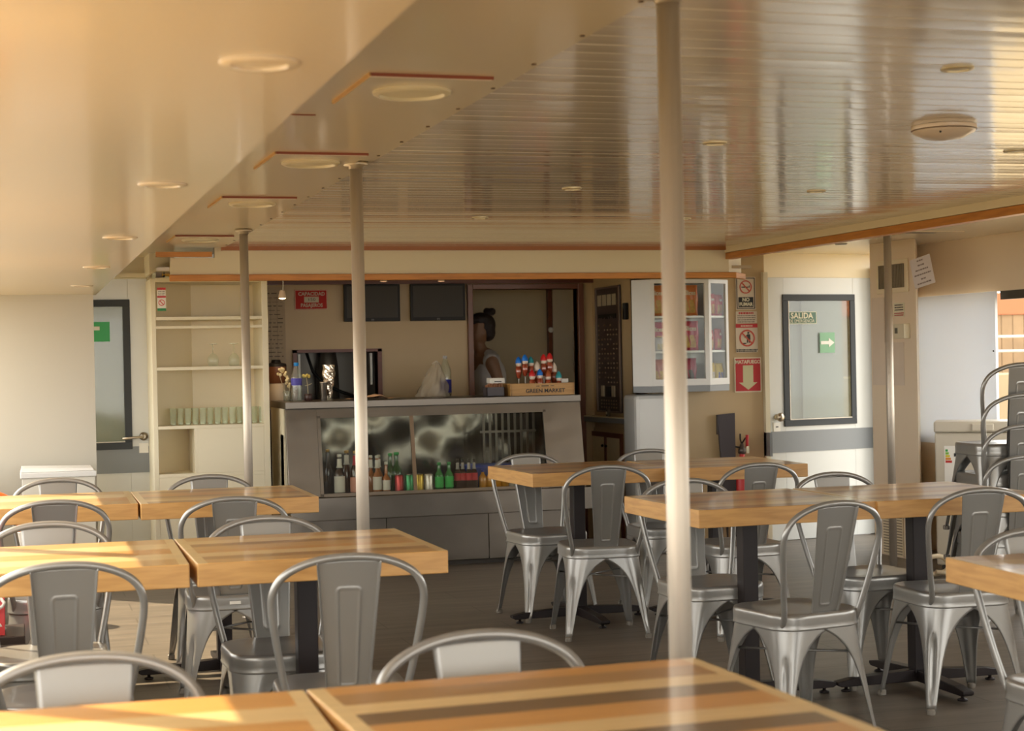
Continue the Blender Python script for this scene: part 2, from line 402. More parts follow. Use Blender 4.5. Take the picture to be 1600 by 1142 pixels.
wp = struct(MB().box(5.965, 5.985, 9.33, 10.36, .74, 1.735).build('window_3', TP, bevel=.002), 'white blank panel covering part of the right window')
struct(MB().box(5.96, 5.964, 9.345, 9.355, 1.35, 1.36).box(5.96, 5.964, 10.27, 10.28, 1.58, 1.59).build('trim_10', INK), 'small screws of the white window panel')
struct(MB().prism([(5.9, 10.36), (6.08, 10.36), (6.08, 10.5), (5.9, 10.5)], 0, ZC).build('wall_recess', CREAM), 'wall end by the open side passage')
struct(MB().box(5.2, 6.5, 11.0, 12.3, ZC, ZC + .02).build('ceiling', CEILS), 'white ceiling near the emergency door')

# ------------------------------------------------------------------ doors
def door(nm, label, loc, rz, w, h, gx0, gx1, gz0, gz1, bz0, bz1, handle):
    d = bpy.data.objects.new(nm, None); COL.objects.link(d); d.location = loc; d.rotation_euler = (0, 0, rz)
    struct(d, label)
    lf = MB().box(0, gx0, 0, .04, .005, h).box(gx1, w, 0, .04, .005, h).box(gx0, gx1, 0, .04, .005, gz0).box(gx0, gx1, 0, .04, gz1, h).build('door_leaf', WHITEG, d, bevel=.002)
    t = .035
    MB().box(gx0 - .012, gx1 + .012, -.012, .0, gz1 - t, gz1 + .012).box(gx0 - .012, gx1 + .012, -.012, .0, gz0 - .012, gz0 + t).box(gx0 - .012, gx0 + t, -.012, .0, gz0 + t, gz1 - t).box(gx1 - t, gx1 + .012, -.012, .0, gz0 + t, gz1 - t).build('glazing_frame', GREYF, d, bevel=.003)
    MB().box(gx0 + t, gx1 - t, -.014, -.008, gz0 + t, gz0 + t + .006).box(gx0 + t, gx0 + t + .006, -.014, -.008, gz0 + t, gz1 - t).build('glazing_bead', ALU, d)
    MB().box(gx0, gx1, .01, .018, gz0, gz1).build('pane', GLASSW, d)
    MB().box(0, w, -.004, .0, bz0, bz1).build('kick_band', GREYB, d)
    return d
# left door (partly hidden by the partition)
dl = door('door_1', 'white door with tall window and grey band at the left', (-.02, 11.41, 0), 0, .87, 1.95, .12, .745, .83, 1.80, .66, .835, 0)
MB().lathe([(.028, 0), (.028, .01), (.012, .014), (.012, .05)], (0, 0, 0), 14, Matrix.Translation((.83, 0, .90)) @ Matrix.Rotation(R(90), 4, 'X')).tube([(.83, -.05, .90), (.77, -.055, .895), (.69, -.05, .89)], .009).build('door_handle', BRASS, dl)
MB().box(.80, .86, -.006, 0, .79, .855).build('lock_plate', PAPER, dl)
struct(MB().box(.855, .885, 11.38, 11.46, 0, 1.99).box(-.3, .885, 11.38, 11.46, 1.957, 1.985).build('trim_11', CREAM2), 'cream frame of the left door')
# right door
RZD = R(10.5)
dr = door('door_2', 'white emergency exit door with tall window and grey band', (5.215, 11.13, 0), RZD, .98, 1.92, .165, .80, .845, 1.785, .645, .80, 1)
k = MB().lathe([(.022, 0), (.022, .008), (.01, .012), (.01, .03), (.028, .036), (.034, .05), (.028, .065), (.005, .07)], (0, 0, 0), 16, Matrix.Translation((.085, 0, .905)) @ Matrix.Rotation(R(90), 4, 'X')).build('door_knob', BRASS, dr)
MB().box(.055, .115, -.006, 0, .80, .865).build('lock_plate', PAPER, dr)
MB().box(.075, .095, -.008, -.006, .83, .838).build('keyhole', INK, dr)
struct(MB().box(5.175, 5.21, 11.06, 11.2, 0, 1.955).build('trim_12', CREAM2), 'left jamb of the emergency door')
struct(MB().box(5.175, 5.195, 11.0, 11.1, .63, .80).build('trim_13', GREYB), 'grey band end on the door jamb')
struct(MB().box(6.195, 6.22, 11.18, 11.42, 0, 2.0).build('trim_14', mat('painted gap shade', (.05, .04, .03), .7)), 'painted gap shade beside the emergency door')  # solid strip; the shade of the gap is put into its colour
struct(MB().box(6.225, 6.36, 11.25, 11.42, 0, 1.97).build('trim_15', WHITEG), 'white jamb right of the emergency door')
struct(MB().box(6.21, 6.5, 11.2, 11.43, 1.972, 2.0).build('trim_16', ORWOOD), 'short wooden head piece beside the emergency door')
struct(MB().box(-.05, 1.32, .012, .06, 1.90, ZC, Matrix.Translation((5.215, 11.13, 0)) @ Matrix.Rotation(RZD, 4, 'Z')).build('wall_back_right', CREAM), 'cream wall over the emergency door')
# backdrops beyond the two glazed doors; the grey one added for pane reflections
struct(MB().box(5.1, 6.40, 12.4, 12.45, 0, 2.1).box(6.40, 6.50, 12.4, 12.45, 0, 2.1).box(5.98, 6.03, 12.36, 12.4, 0, 2.1).box(6.12, 6.15, 12.37, 12.4, 0, 2.1).build('wall_outside', mat('grey backdrop', (.34, .36, .36), .5)), 'grey backdrop added beyond the emergency door for the grey reflections in its pane')
struct(MB().box(-.45, 1.5, 12.6, 12.65, 0, 2.1).build('wall_outside', mat('grey green bulkhead', (.44, .43, .32), .5)), 'pale bulkhead beyond the left door')

# ------------------------------------------------------------------ exit stickers on the door panes
def local_on(door_o, x, z, y=-.002):
    a = door_o.rotation_euler.z; l = door_o.location
    return (l.x + x * math.cos(a) - y * math.sin(a), l.y + x * math.sin(a) + y * math.cos(a), z)
ex = thing('exit_sign', 'green SALIDA DE EMERGENCIA sticker on the emergency door window', 'sign', local_on(dr, .325, 1.625), RZD)
MB().box(-.13, .135, -.002, .0, -.045, .045).build('plate', mat('dark green sticker', (.02, .10, .045), .4), ex)
MB().box(-.13, .135, -.0025, -.0021, -.045, -.041).box(-.13, .135, -.0025, -.0021, .041, .045).box(.131, .135, -.0025, -.0021, -.045, .045).build('border', CREAMP, ex)
text('SALIDA', .058, ex, CREAMP, (0, -.004, .014), sx=1.05, bold=.0012)
text('DE EMERGENCIA', .033, ex, CREAMP, (0, -.004, -.024), sx=.92)
ex = thing('exit_sign', 'green sticker with white arrow low on the emergency door window', 'sign', local_on(dr, .555, 1.44), RZD)
MB().box(-.068, .068, -.002, .0, -.075, .075).build('plate', mat('pale green sticker', (.16, .36, .20), .4), ex)
MB().prism([(-.06, -.012), (.012, -.012), (.012, -.034), (.062, 0), (.012, .034), (.012, .012), (-.06, .012)], -.0045, -.0025, 'y').build('arrow', PAPER, ex)
ex = thing('exit_sign', 'bright green sticker on the left door window', 'sign', (.52, 11.408, 1.60))
MB().box(-.085, .085, -.002, .0, -.065, .065).build('plate', mat('bright green sticker', (.03, .36, .10), .4), ex)
MB().prism([(-.05, -.05), (-.02, -.05), (-.02, .01), (.02, .01), (.02, .035), (-.05, .035)], -.0035, -.002, 'y').build('arrow', PAPER, ex)

# ------------------------------------------------------------------ poles
def pole(x, y, lab):
    t = thing('support_pole', lab, 'pole', (x, y, 0), 0, 'aluminium poles holding the ceiling')
    MB().tube([(0, 0, .004), (0, 0, 2.089)], .0235, 20).build('shaft', ALU, t)
    MB().lathe([(.05, 0), (.05, .006), (.03, .01), (.03, .02)], (0, 0, 0), 20).build('base_flange', ALU, t)
    mb = MB().lathe([(.027, 2.068), (.027, 2.078), (.045, 2.08), (.045, 2.0925)], (0, 0, 0), 20); mb.build('top_flange', mat('flange', (.5, .42, .3), .4, metal=.6), t)
pole(1.264, 3.12, 'blurred polished metal pole rising just behind the nearest striped table')
pole(1.205, 6.02, 'polished metal pole standing in front of the steel drinks counter')
pole(1.195, 9.08, 'polished metal pole standing in front of the cream shelf unit')
pole(5.095, 9.12, 'polished metal pole beside the air vent at the right')

# ================================================================== TABLES
TW, TD, TT, TZ = .372, .366, .068, .795
LB, PB, DB, MBr, OB = (.54, .31, .11), (.66, .45, .20), (.15, .085, .04), (.36, .19, .07), (.56, .27, .075)
def table(x, y, rz, stripes, label, group):
    t = thing('dining_table', label, 'table', (x, y, 0), rz, group)
    wt = wood_top('striped wooden top', stripes, TW, TD, (.68, .48, .22))
    we = wood_edge('wooden table edge', (.56, .31, .10))
    mb = MB().box(-TW, TW, -TD, TD, -TT / 2, TT / 2)
    mb.bm.faces.ensure_lookup_table()
    for f in mb.bm.faces:
        f.material_index = 0 if f.normal.z > .5 or abs(sum((v.co.z for v in f.verts)) / 4 - TT / 2) < 1e-5 else 1
    mb.build('tabletop', [wt, we], t, bevel=.003, loc=(0, 0, TZ - TT / 2))
    MB().box(-.032, .032, -.032, .032, .055, TZ - TT - .012).build('column', BLACKM, t, bevel=.004)
    MB().box(-.17, .17, -.17, .17, TZ - TT - .012, TZ - TT - .001).build('top_plate', BLACKM, t)
    for k in range(4):
        T = Matrix.Rotation(k * math.pi / 2, 4, 'Z')
        a = MB().prism([(.0, .022), (.36, .022), (.375, .03), (.375, .042), (.30, .055), (.0, .072)], -.024, .024, 'y', T).build('base_arm', BLACKM, t, bevel=.003)
        MB().lathe([(.02, 0), (.02, .006), (.007, .01), (.007, .023)], (.33, 0, 0.001), 12, T).build('leveling_foot', BLACKM, a)
    return t
st_near = [(.10, OB), (.13, MBr), (.10, PB), (.12, DB), (.14, OB), (.12, PB), (.11, DB), (.10, OB), (.08, PB)][::-1]
st_a = [(.09, LB), (.08, MBr), (.10, PB), (.07, OB), (.11, LB), (.08, MBr), (.10, PB), (.11, LB)]
st_b = [(.09, MBr), (.09, PB), (.08, LB), (.09, MBr), (.10, OB), (.08, LB), (.10, MBr), (.08, PB)]
GL, GR = 'wooden tables of the left rows', 'wooden tables of the right rows'
table(.862, 2.562, R(2.2), st_near, 'nearest wooden table with broad dark and pale stripes, at bottom centre', GL)
table(.091, 2.558, R(-1.5), [(.12, PB), (.12, OB), (.12, PB), (.14, OB), (.12, PB), (.14, OB)], 'sunlit wooden table in the bottom left corner, beside the dark striped table', GL)
table(.862, 5.246, 0, st_a, 'wooden table with the metal pole rising behind it, middle left row', GL)
table(.106, 5.256, R(-1.5), [(.12, LB), (.12, PB), (.12, OB), (.12, PB), (.12, LB)], 'partly sunlit wooden table at the left end of the middle left row', GL)
table(.862, 7.472, R(-.3), st_b, 'wooden table in front of the steel counter, far left row', GL)
table(.1135, 7.52, R(-.9), [(.12, LB), (.12, OB), (.12, PB), (.12, LB)], 'partly sunlit wooden table at the left end of the far left row', GL)
table(2.803, 8.31, R(1.9), st_b, 'wooden table with its left end facing the drinks counter, farthest right row', GR)
table(3.556, 8.25, R(-2.0), st_a, 'wooden table at the right end of the farthest right row, before the fire sign', GR)
table(2.762, 6.100, R(1.7), st_b, 'wooden table partly hidden by the blurred front pole, middle right row', GR)
table(3.512, 6.097, 0, st_a, 'wooden table at the right end of the middle right row, before the chair stack', GR)
table(2.80, 3.71, R(-3.0), st_a, 'wooden table cut off by the right edge of the photo', GR)

# ================================================================== CHAIRS
def build_chair():
    t = thing('metal_chair', '', 'chair')
    # seat: pressed rounded square with rolled rim
    def rs(a, h, rad):
        # rounded square perimeter by parameter a in 0..1
        side = h - rad; seglen = 2 * side; arc = rad * math.pi / 2; tot = 4 * (seglen + arc); d = a * tot
        for k in range(4):
            T = Matrix.Rotation(k * math.pi / 2, 2)
            if d <= seglen: p = Vector((h, -side + d)); return T @ p
            d -= seglen
            if d <= arc:
                an = d / rad; p = Vector((side + rad * math.cos(an), side + rad * math.sin(an))); return T @ p
            d -= arc
        return Vector((h, -side))
    mb = MB(); n = 56
    rings = [(.06, .443), (.35, .443), (.66, .4445), (.70, .4465), (.90, .4475), (.955, .450), (.985, .448), (1.0, .441), (1.006, .432), (1.0, .415), (1.004, .398), (1.012, .394), (.99, .392)]
    RV = []
    for sc, z in rings:
        RV.append([mb.bm.verts.new((*(rs(k / n, .184 * sc, .094 * sc)), z)) for k in range(n)])
    for i in range(len(RV) - 1):
        for k in range(n): mb.face([RV[i][k], RV[i][(k + 1) % n], RV[i + 1][(k + 1) % n], RV[i + 1][k]], True)
    mb.face(RV[0][::-1], True)
    seat = bake(mb.build('seat', CHAIR, t, mods=[('SOLIDIFY', dict(thickness=.002, offset=0))]))
        # pressed sheet legs, one per corner, arches between them
    zs = [0.012, .04, .08, .12, .16, .20, .24, .27, .295, .315, .332, .347, .360, .371, .380, .387, .393, .400]
    ws = [.020, .023, .027, .031, .036, .042, .051, .060, .070, .081, .093, .107, .121, .137, .152, .166, .175, .180]
    def leg(sx, sy):
        mb = MB(); ne = 18
        def P(z, w, s):
            h = .1795 + (.40 - z) * .082; rc = .024 + .068 * z / .4; q = rc * math.pi / 4
            w2 = min(w, h) if z < .39 else h
            e = s * w2; fl = .012 * math.exp(-(e / .011) ** 2) * max(0, min(1, (z - .03) / .05)) * max(0, min(1, (.30 - z) / .05))
            c = h - rc
            if abs(e) <= q:
                an = math.pi / 4 + e / rc; p = Vector((c + (rc - fl) * math.cos(an), c + (rc - fl) * math.sin(an)))
            else:
                d = abs(e) - q
                p = Vector((h, c - d)) if e < 0 else Vector((c - d, h))
            return Vector((p.x * sx, p.y * sy, z))
        V = [[mb.bm.verts.new(P(z, w, -1 + 2 * j / ne)) for j in range(ne + 1)] for z, w in zip(zs, ws)]
        for i in range(len(V) - 1):
            for j in range(ne): mb.face([V[i][j], V[i][j + 1], V[i + 1][j + 1], V[i + 1][j]], True)
        o = bake(mb.build('leg', CHAIR, t, mods=[('SOLIDIFY', dict(thickness=.0045, offset=-1 if sx * sy > 0 else -1))]))
        hf = .1795 + .40 * .082 - .014
        MB().lathe([(.015, .001), (.0165, .006), (.0165, .02), (.012, .024)], (sx * hf, sy * hf, 0), 12).build('foot_tip', CHTIP, o, smooth=40)
        return o
    for sx in (-1, 1):
        for sy in (-1, 1): leg(sx, sy)
    # back hoop
    ctrl = [(.158, -.140, .405), (.164, -.160, .445), (.180, -.180, .52), (.196, -.202, .61), (.208, -.222, .70), (.204, -.234, .748), (.180, -.244, .788), (.135, -.252, .816), (.075, -.257, .834), (0, -.259, .840)]
    pts = ctrl + [(-x, y, z) for x, y, z in ctrl[-2::-1]]
    P = [Vector(p) for p in pts]; path = []
    for i in range(len(P) - 1):
        a, b, c, d = P[max(i - 1, 0)], P[i], P[i + 1], P[min(i + 2, len(P) - 1)]
        for k in range(4):
            u = k / 4
            path.append(.5 * ((2 * b) + (-a + c) * u + (2 * a - 5 * b + 4 * c - d) * u * u + (-a + 3 * b - 3 * c + d) * u ** 3))
    path.append(P[-1])
    MB().tube(path, .0108, 12).build('back_hoop', CHAIR, t)
    # back splat with folded edges and embossed outline
    def sm(x): x = max(0, min(1, x)); return x * x * (3 - 2 * x)
    mb = MB()
    def SP(u, v):
        hw = .058 + .030 * v; x = (2 * u - 1) * hw; z = .442 + v * (.829 - .442 - .004 * (2 * u - 1) ** 2)
        y = -.166 - .090 * v ** .92
        ad = abs(2 * u - 1)
        if ad > .94: y -= .011 * (ad - .94) / .06
        rc = .010; px_ = abs(x) - (.39 * hw - rc); pz_ = abs(v - .445) * .387 - (.355 * .387 - rc)
        dd = math.hypot(max(px_, 0), max(pz_, 0)) + min(max(px_, pz_), 0) - rc
        y -= .0030 * math.exp(-(dd / .0030) ** 2)
        return Vector((x, y, z))
    mb.grid(SP, 60, 90)
    bake(mb.build('backrest', CHAIR, t, mods=[('SOLIDIFY', dict(thickness=.002, offset=0))]))
    h3 = .1795 + .10 * .082 - .022
    MB().tube([(-h3, -h3, .30), (0, 0, .303), (h3, h3, .30)], .0045, 8).build('brace', CHAIR, t)
    MB().tube([(-h3, h3, .294), (0, 0, .291), (h3, -h3, .294)], .0045, 8).build('brace', CHAIR, t)
    return t
proto = build_chair()
GC = 'arched metal chairs around the tables'
PI = math.pi
chairs = [
 (.873, 4.735, -4, 'grey metal chair with its back to us, nearest whole backrest, middle left row', 0),
 (.114, 4.885, 0, 'grey metal chair, back to us, before the partly sunlit table of the middle left row', 0),
 (.828, 6.880, -3, 'grey metal chair with a small tag on its seat, back to us, far left row', 0),
 (.137, 7.085, 0, 'grey metal chair, back to us, before the left end of the far left row', 0),
 (2.745, 7.830, -7, 'grey metal chair seen whole, its back to us, before the farthest right row', 0),
 (3.385, 7.580, 2, 'grey metal chair, back to us, before the right end of the farthest right row', 0),
 (2.690, 5.540, 11, 'large grey metal chair turned slightly left, before the middle right table', 0),
 (3.470, 5.775, -2, 'large grey metal chair, back to us, before the right end of the middle right row', 0),
 (.851, 2.835, 183, 'grey metal chair arch showing behind the nearest dark striped table', 0),
 (.110, 2.880, 180, 'grey metal chair arch at bottom left behind the sunlit corner table', 0),
 (.816, 5.455, 182, 'grey metal chair facing us behind the middle left table, beside its pole', 0),
 (.085, 5.610, 178, 'grey metal chair facing us behind the left end of the middle left row', 0),
 (.867, 7.735, 180, 'grey metal chair arch behind the far left table, before the shelf unit', 0),
 (.180, 7.900, 180, 'grey metal chair arch at far left, before the white storage box', 0),
 (2.690, 8.500, 186, 'grey metal chair facing us behind the farthest right row, before the steel counter', 0),
 (3.370, 8.500, 178, 'grey metal chair arch behind the farthest right row, before the white pillar', 0),
 (2.690, 6.310, 180, 'grey metal chair facing us behind the middle right table, beside the blurred pole', 0),
 (3.400, 6.310, 184, 'grey metal chair behind the right end of the middle right row, before the emergency door', 0),
 (2.800, 3.955, 180, 'grey metal chair cut by the right edge, facing us behind the nearest right table', 0),
]
first = True
for x, y, a, lab, z in chairs:
    if first:
        proto.location = (x, y, z); proto.rotation_euler = (0, 0, R(a)); proto['label'] = lab; proto['group'] = GC; first = False; c = proto
    else: c = dup(proto, (x, y, z), R(a), lab, GC)
    if 'small tag' in lab:
        TAGCH = c
MB().box(-.022, .022, -.1885, -.1865, .415, .427).build('tag', PAPER, TAGCH)
GS = 'metal chairs stacked by the freezer'
for k, w in enumerate(('bottom chair of', 'second chair from the floor in', 'third chair from the floor in', 'topmost chair of')):
    dup(proto, (4.725, 7.37, k * .150), R(-4), 'blue grey metal chair, ' + w + ' the stack by the freezer', GS)

# ================================================================== STEEL DISPLAY COUNTER
BX0, BX1, BT = 1.665, 3.675, 1.115
bar = thing('display_counter', 'long stainless steel refrigerated drinks counter with sliding glass front', 'counter', ((BX0 + BX1) / 2, 11.0, 0))
hx = (BX1 - BX0) / 2
YF = -.20
MB().box(-hx, hx, YF - .02, .42, BT - .045, BT).build('worktop', mat('dull worktop steel', (.15, .132, .112), .36, metal=1, bump=.2, bscale=4), bar, bevel=.003)
def yz(z):  # slanted front plane
    return YF - .10 * (1.06 - z) / .56
gx0, gx1, gz0, gz1 = -hx + .225, hx - .27, .50, 1.005
for (xa, xb) in ((-hx, gx0 - .02), (gx1 + .02, hx)):
    MB().prism([(yz(1.07), 1.07), (yz(.50), .50), (yz(.50) + .03, .50), (yz(1.07) + .03, 1.07)], xa, xb, 'x').build('front_panel', STEEL, bar, bevel=.002)
MB().prism([(yz(1.07), 1.07), (yz(1.02), 1.02), (yz(1.02) + .03, 1.02), (yz(1.07) + .03, 1.07)], gx0 - .02, gx1 + .02, 'x').build('top_rail', STEEL, bar)
mbf = MB()
for za, zb in ((gz1, 1.02), (.50, .52)):
    mbf.prism([(yz(zb) - .006, zb), (yz(za) - .006, za), (yz(za) + .02, za), (yz(zb) + .02, zb)], gx0 - .02, gx1 + .02, 'x')
for xa, xb in ((gx0 - .02, gx0), (gx1, gx1 + .02)):
    mbf.prism([(yz(1.02) - .006, 1.02), (yz(.50) - .006, .50), (yz(.50) + .02, .50), (yz(1.02) + .02, 1.02)], xa, xb, 'x')
mbf.build('glass_frame', STEEL, bar)
gm = (gx0 + gx1) / 2 - .15
MB().prism([(yz(gz1) + .0, gz1), (yz(.52), .52), (yz(.52) + .02, .52), (yz(gz1) + .02, gz1)], gm - .012, gm + .012, 'x').build('mullion', mat('bronze mullion', (.20, .14, .09), .35, metal=.6), bar)
GLF = glass('counter glass', (.92, .93, .90), .04, 1.1)
for xa, xb, dy in ((gx0, gm, .006), (gm, gx1, .016)):
    MB().prism([(yz(gz1) + dy, gz1), (yz(.52) + dy, .52), (yz(.52) + dy + .004, .52), (yz(gz1) + dy + .004, gz1)], xa, xb, 'x').build('sliding_glass', GLF, bar)
MB().box(-hx, hx + .03, -.345, -.18, .35, .50).build('lower_rail', STEEL, bar, bevel=.004)
for xa, xb in ((-hx, -hx + .66), (-hx + .664, -hx + 1.36), (-hx + 1.364, hx - .04)):
    MB().box(xa, xb, -.155, -.135, .03, .348).build('kick_panel', STEEL, bar, bevel=.002)
MB().box(-hx + .02, hx - .06, -.14, .35, 0, .04).build('plinth', DARK, bar)
MB().box(-hx, -hx + .02, -.13, .42, 0.0, 1.07).box(-hx, -hx + .03, -.11, .02, .3, .9).build('side_panel', CREAM2, bar)
MB().box(hx - .02, hx, -.19, .42, 0.0, 1.07).build('side_panel', STEEL, bar)
MB().box(-hx + .02, hx - .02, .38, .42, 0.04, 1.07).build('rear_panel', STEEL, bar)
# inside of the cold case: wavy polished liner, floor and wire rack at the right
mb = MB()
mb.grid(lambda u, v: Vector((-hx + .03 + u * (2 * hx - .06), .30 + .028 * math.sin(u * 17 + 1.5 * math.sin(v * 5)) * math.sin(v * 3.2 + .3) * .45 + .006 * math.sin(u * 41 + v * 6), .505 + v * .55)), 80, 24)
mb.build('rear_liner', STEELD, bar)
MB().box(-hx + .02, hx - .02, -.27, .33, .498, .507).build('shelf', STEEL, bar)
mb = MB()
for k in range(9): mb.box(hx - .60 + k * .045, hx - .585 + k * .045, .12, .13, .52, 1.04)
mb.box(hx - .62, hx - .22, .11, .12, .86, .875)
mb.build('evaporator_grille', mat('grey grille', (.10, .09, .075), .4, metal=.6), bar)
MB().tube([(gx0 + .05, -.12, 1.035), (gx1 - .05, -.12, 1.035)], .010, 8).build('added_glow_tube', mat('added case glow', (1, .93, .75), .4, emit=7), bar)  # unseen glowing tube added to brighten the drinks inside the case

# ------------------------------------------------------------------ drinks inside the counter
SH = .5085
def bottle(x, y, h, r, kind, col, lab, capcol, lcol=None, neck=.35, label=(.12, .48), group='drinks in the counter', mtl=None, neckwrap=None):
    t = thing('bottle', lab, 'bottle', (x, y, SH), 0, group)
    gm_ = mtl or mat(kind, col, .12, coat=.5)
    sh = h * (1 - neck)
    MB().lathe([(r * .9, 0), (r, .004), (r, sh * .82), (r * .8, sh * .95), (r * .42, sh * 1.12), (r * .36, h * .97), (r * .36, h)], (0, 0, 0), 16).build('glass_body', gm_, t, smooth=50)
    MB().lathe([(r * .44, h - .004), (r * .44, h + .012), (r * .3, h + .014)], (0, 0, 0), 12).build('cap', mat('cap ' + capcol[0], capcol[1], .4), t)
    if lcol:
        MB().lathe([(r * 1.015, h * label[0]), (r * 1.02, h * label[0] + .001), (r * 1.02, h * label[1]), (r * 1.0, h * label[1] + .001)], (0, 0, 0), 16).build('paper_label', mat('label ' + lcol[0], lcol[1], .6), t)
    if neckwrap:
        MB().lathe([(r * .62, h * .70), (r * .47, h * .76), (r * .44, h * .93), (r * .40, h * .935)], (0, 0, 0), 14).build('neck_label', mat('label ' + neckwrap[0], neckwrap[1], .6), t)
    return t
CG, CW, CGR, CBK, CBL = ('gold', (.45, .28, .08)), ('white', (.6, .58, .5)), ('green', (.02, .25, .05)), ('black', (.01, .01, .01)), ('blue', (.02, .04, .30))
LW, LR, LWR = ('white', (.62, .60, .52)), ('red', (.45, .02, .03)), ('salmon', (.55, .24, .16))
YB = 10.80
bottle(1.972, 11.00, .27, .030, 'dark brown glass', (.02, .012, .008), 'dark bottle in shadow at the left end of the drinks counter', CG)
bottle(2.012, YB, .245, .035, 'dark liquor', (.03, .014, .008), 'liquor bottle with tall white label at the left of the drinks counter', CW, LW, .38, (.05, .47), neckwrap=LW)
bottle(2.075, YB + .08, .265, .034, 'brown beer glass', (.05, .016, .006), 'brown beer bottle with white neck label, left of its red labelled twin', CG, None, .34, neckwrap=LW)
bottle(2.118, YB, .265, .036, 'brown beer glass', (.05, .016, .006), 'brown beer bottle with white and salmon label beside the liquor bottle', CG, LWR, .34, (.04, .40), neckwrap=LR)
bottle(2.160, YB + .10, .262, .034, 'brown beer glass', (.05, .016, .006), 'brown beer bottle right behind the pole in the drinks counter', CG, None, .34, neckwrap=LW)
for k, (x, dy) in enumerate(((2.232, .06), (2.262, 0), (2.292, .09))):
    bottle(x, YB + dy, .228, .029, 'amber cider', (.30, .10, .02), ('amber bottle with clear neck just right of the pole, rearmost left', 'amber bottle with white label just right of the pole', 'amber bottle with clear neck partly behind the white labelled one')[k], CW, LW if k == 1 else None, .45, (.08, .45), neckwrap=LW)
bottle(2.322, YB, .185, .027, 'amber cider', (.30, .10, .02), 'short amber bottle with striped white label', CW, LW, .45, (.08, .42))
bottle(2.412, YB + .09, .240, .040, 'green wine glass', (.015, .07, .012), 'dark green bottle behind the red can', CGR, None, .36)
bottle(2.372, YB + .10, .235, .034, 'green wine glass', (.015, .07, .012), 'dark green bottle left of the other green bottle', CGR, None, .36)
def can(x, y, col, lab, name):
    t = thing('can', lab, 'can', (x, y, SH), 0, 'cans in the counter')
    MB().lathe([(.024, 0), (.030, .006), (.030, .098), (.026, .108), (.025, .110)], (0, 0, 0), 18).build('can_body', mat('can ' + name, col, .25, metal=.4, noise=.35, nscale=40), t, smooth=40)
    MB().lathe([(.026, .108), (.027, .113), (.024, .113), (.023, .110), (.001, .110)], (0, 0, 0), 18).build('can_lid', STEEL, t)
can(2.410, YB, (.40, .03, .03), 'red drinks can left of the green one', 'red'); can(2.476, YB, (.02, .22, .07), 'green drinks can beside the golden one', 'green')
can(2.543, YB, (.50, .33, .03), 'golden yellow drinks can', 'gold'); can(2.608, YB, (.60, .56, .5), 'white drinks can with red print', 'white')
for k, (x, lb) in enumerate(((2.680, 'left one of the two green plastic soda bottles'), (2.748, 'right one of the two green plastic soda bottles'))):
    bottle(x, YB, .168, .029, 'green plastic bottle', (.02, .17, .04), lb, CGR, ('leaf green', (.03, .42, .08)), .32, (.10, .52))
for k, x in enumerate((2.812, 2.848, 2.885, 2.921)):
    bottle(x, YB + (.0 if k > 1 else .02), .185, .0235, 'cola', (.02, .006, .004), ('leftmost', 'second', 'third', 'rightmost')[k] + ' dark cola bottle with red label in the group of four', CBK, LR, .34, (.30, .56), neckwrap=('clear', (.35, .33, .30)))
for k, x in enumerate((2.985, 3.037, 3.088, 3.140, 3.192, 3.245, 3.298)):
    bottle(x, YB + .02, .110, .027, 'orange juice' if k < 4 else 'pale water', (.50, .22, .02) if k < 4 else (.42, .40, .34),
           ('first', 'second', 'third', 'fourth', 'fifth', 'sixth', 'last')[k] + (' orange juice' if k < 4 else ' clear water') + ' bottle from the left in the row right of the colas', CBL if k < 4 else CW, None, .25)
t = thing('blue_crate', 'blue plastic tray behind the juice bottles inside the counter', 'crate', (3.12, 11.00, SH))
MB().box(-.20, .20, -.10, .12, 0, .145).build('crate_body', mat('blue crate', (.03, .06, .32), .4), t, bevel=.006)
MB().box(-.21, .21, -.11, .13, .130, .142).build('rim', mat('blue crate', (.03, .06, .32), .4), t, bevel=.004)

# ================================================================== THINGS ON THE COUNTER
SH = BT + .001
t = thing('water_bottle', 'clear plastic water bottle with blue cap and blue label on the counter', 'bottle', (1.772, 10.98, SH))
MB().lathe([(.030, 0), (.035, .008), (.033, .04), (.036, .06), (.036, .155), (.033, .17), (.013, .225), (.012, .24)], (0, 0, 0), 20).build('bottle_body', GLASSB, t, smooth=60)
MB().lathe([(.0365, .105), (.037, .106), (.037, .150), (.036, .151)], (0, 0, 0), 20).build('label_band', mat('violet blue label', (.07, .06, .36), .5), t)
MB().lathe([(.016, .232), (.016, .252), (.012, .254)], (0, 0, 0), 16).build('cap', mat('cyan blue cap', (.01, .20, .55), .35), t)
t = thing('flower_pot', 'small dark pot with a pale stemmed flower beside the water bottle', 'plant', (1.850, 10.99, SH))
MB().lathe([(.020, 0), (.026, .004), (.028, .042), (.024, .046)], (0, 0, 0), 14).build('pot', mat('dark brown pot', (.05, .02, .015), .4), t)
MB().tube([(0, 0, .03), (-.004, 0, .10), (-.012, 0, .165)], .0022, 6).tube([(-.02, 0, .10), (0, 0, .105), (.026, 0, .115)], .002, 6).build('stem', mat('pale stem', (.6, .5, .3), .5), t)
mb = MB()
for k in range(7): mb.ball((-.012 + .018 * math.cos(k), .012 * math.sin(k * 2), .165 + .008 * math.sin(k * 3)), .010, 8)
mb.build('petals', mat('yellow petals', (.62, .48, .12), .6), t)
t = thing('dried_flowers', 'cream dried flower sprig leaning on the counter at its left end', 'plant', (1.70, 11.06, SH))
mb = MB(); rnd = random.Random(3)
for k in range(30):
    a = k / 30
    mb.ball((-.03 + .10 * a + rnd.uniform(-.012, .012), rnd.uniform(-.02, .02), .185 - .07 * a + .035 * math.sin(a * 7) + rnd.uniform(-.015, .015)), rnd.uniform(.007, .013), 8)
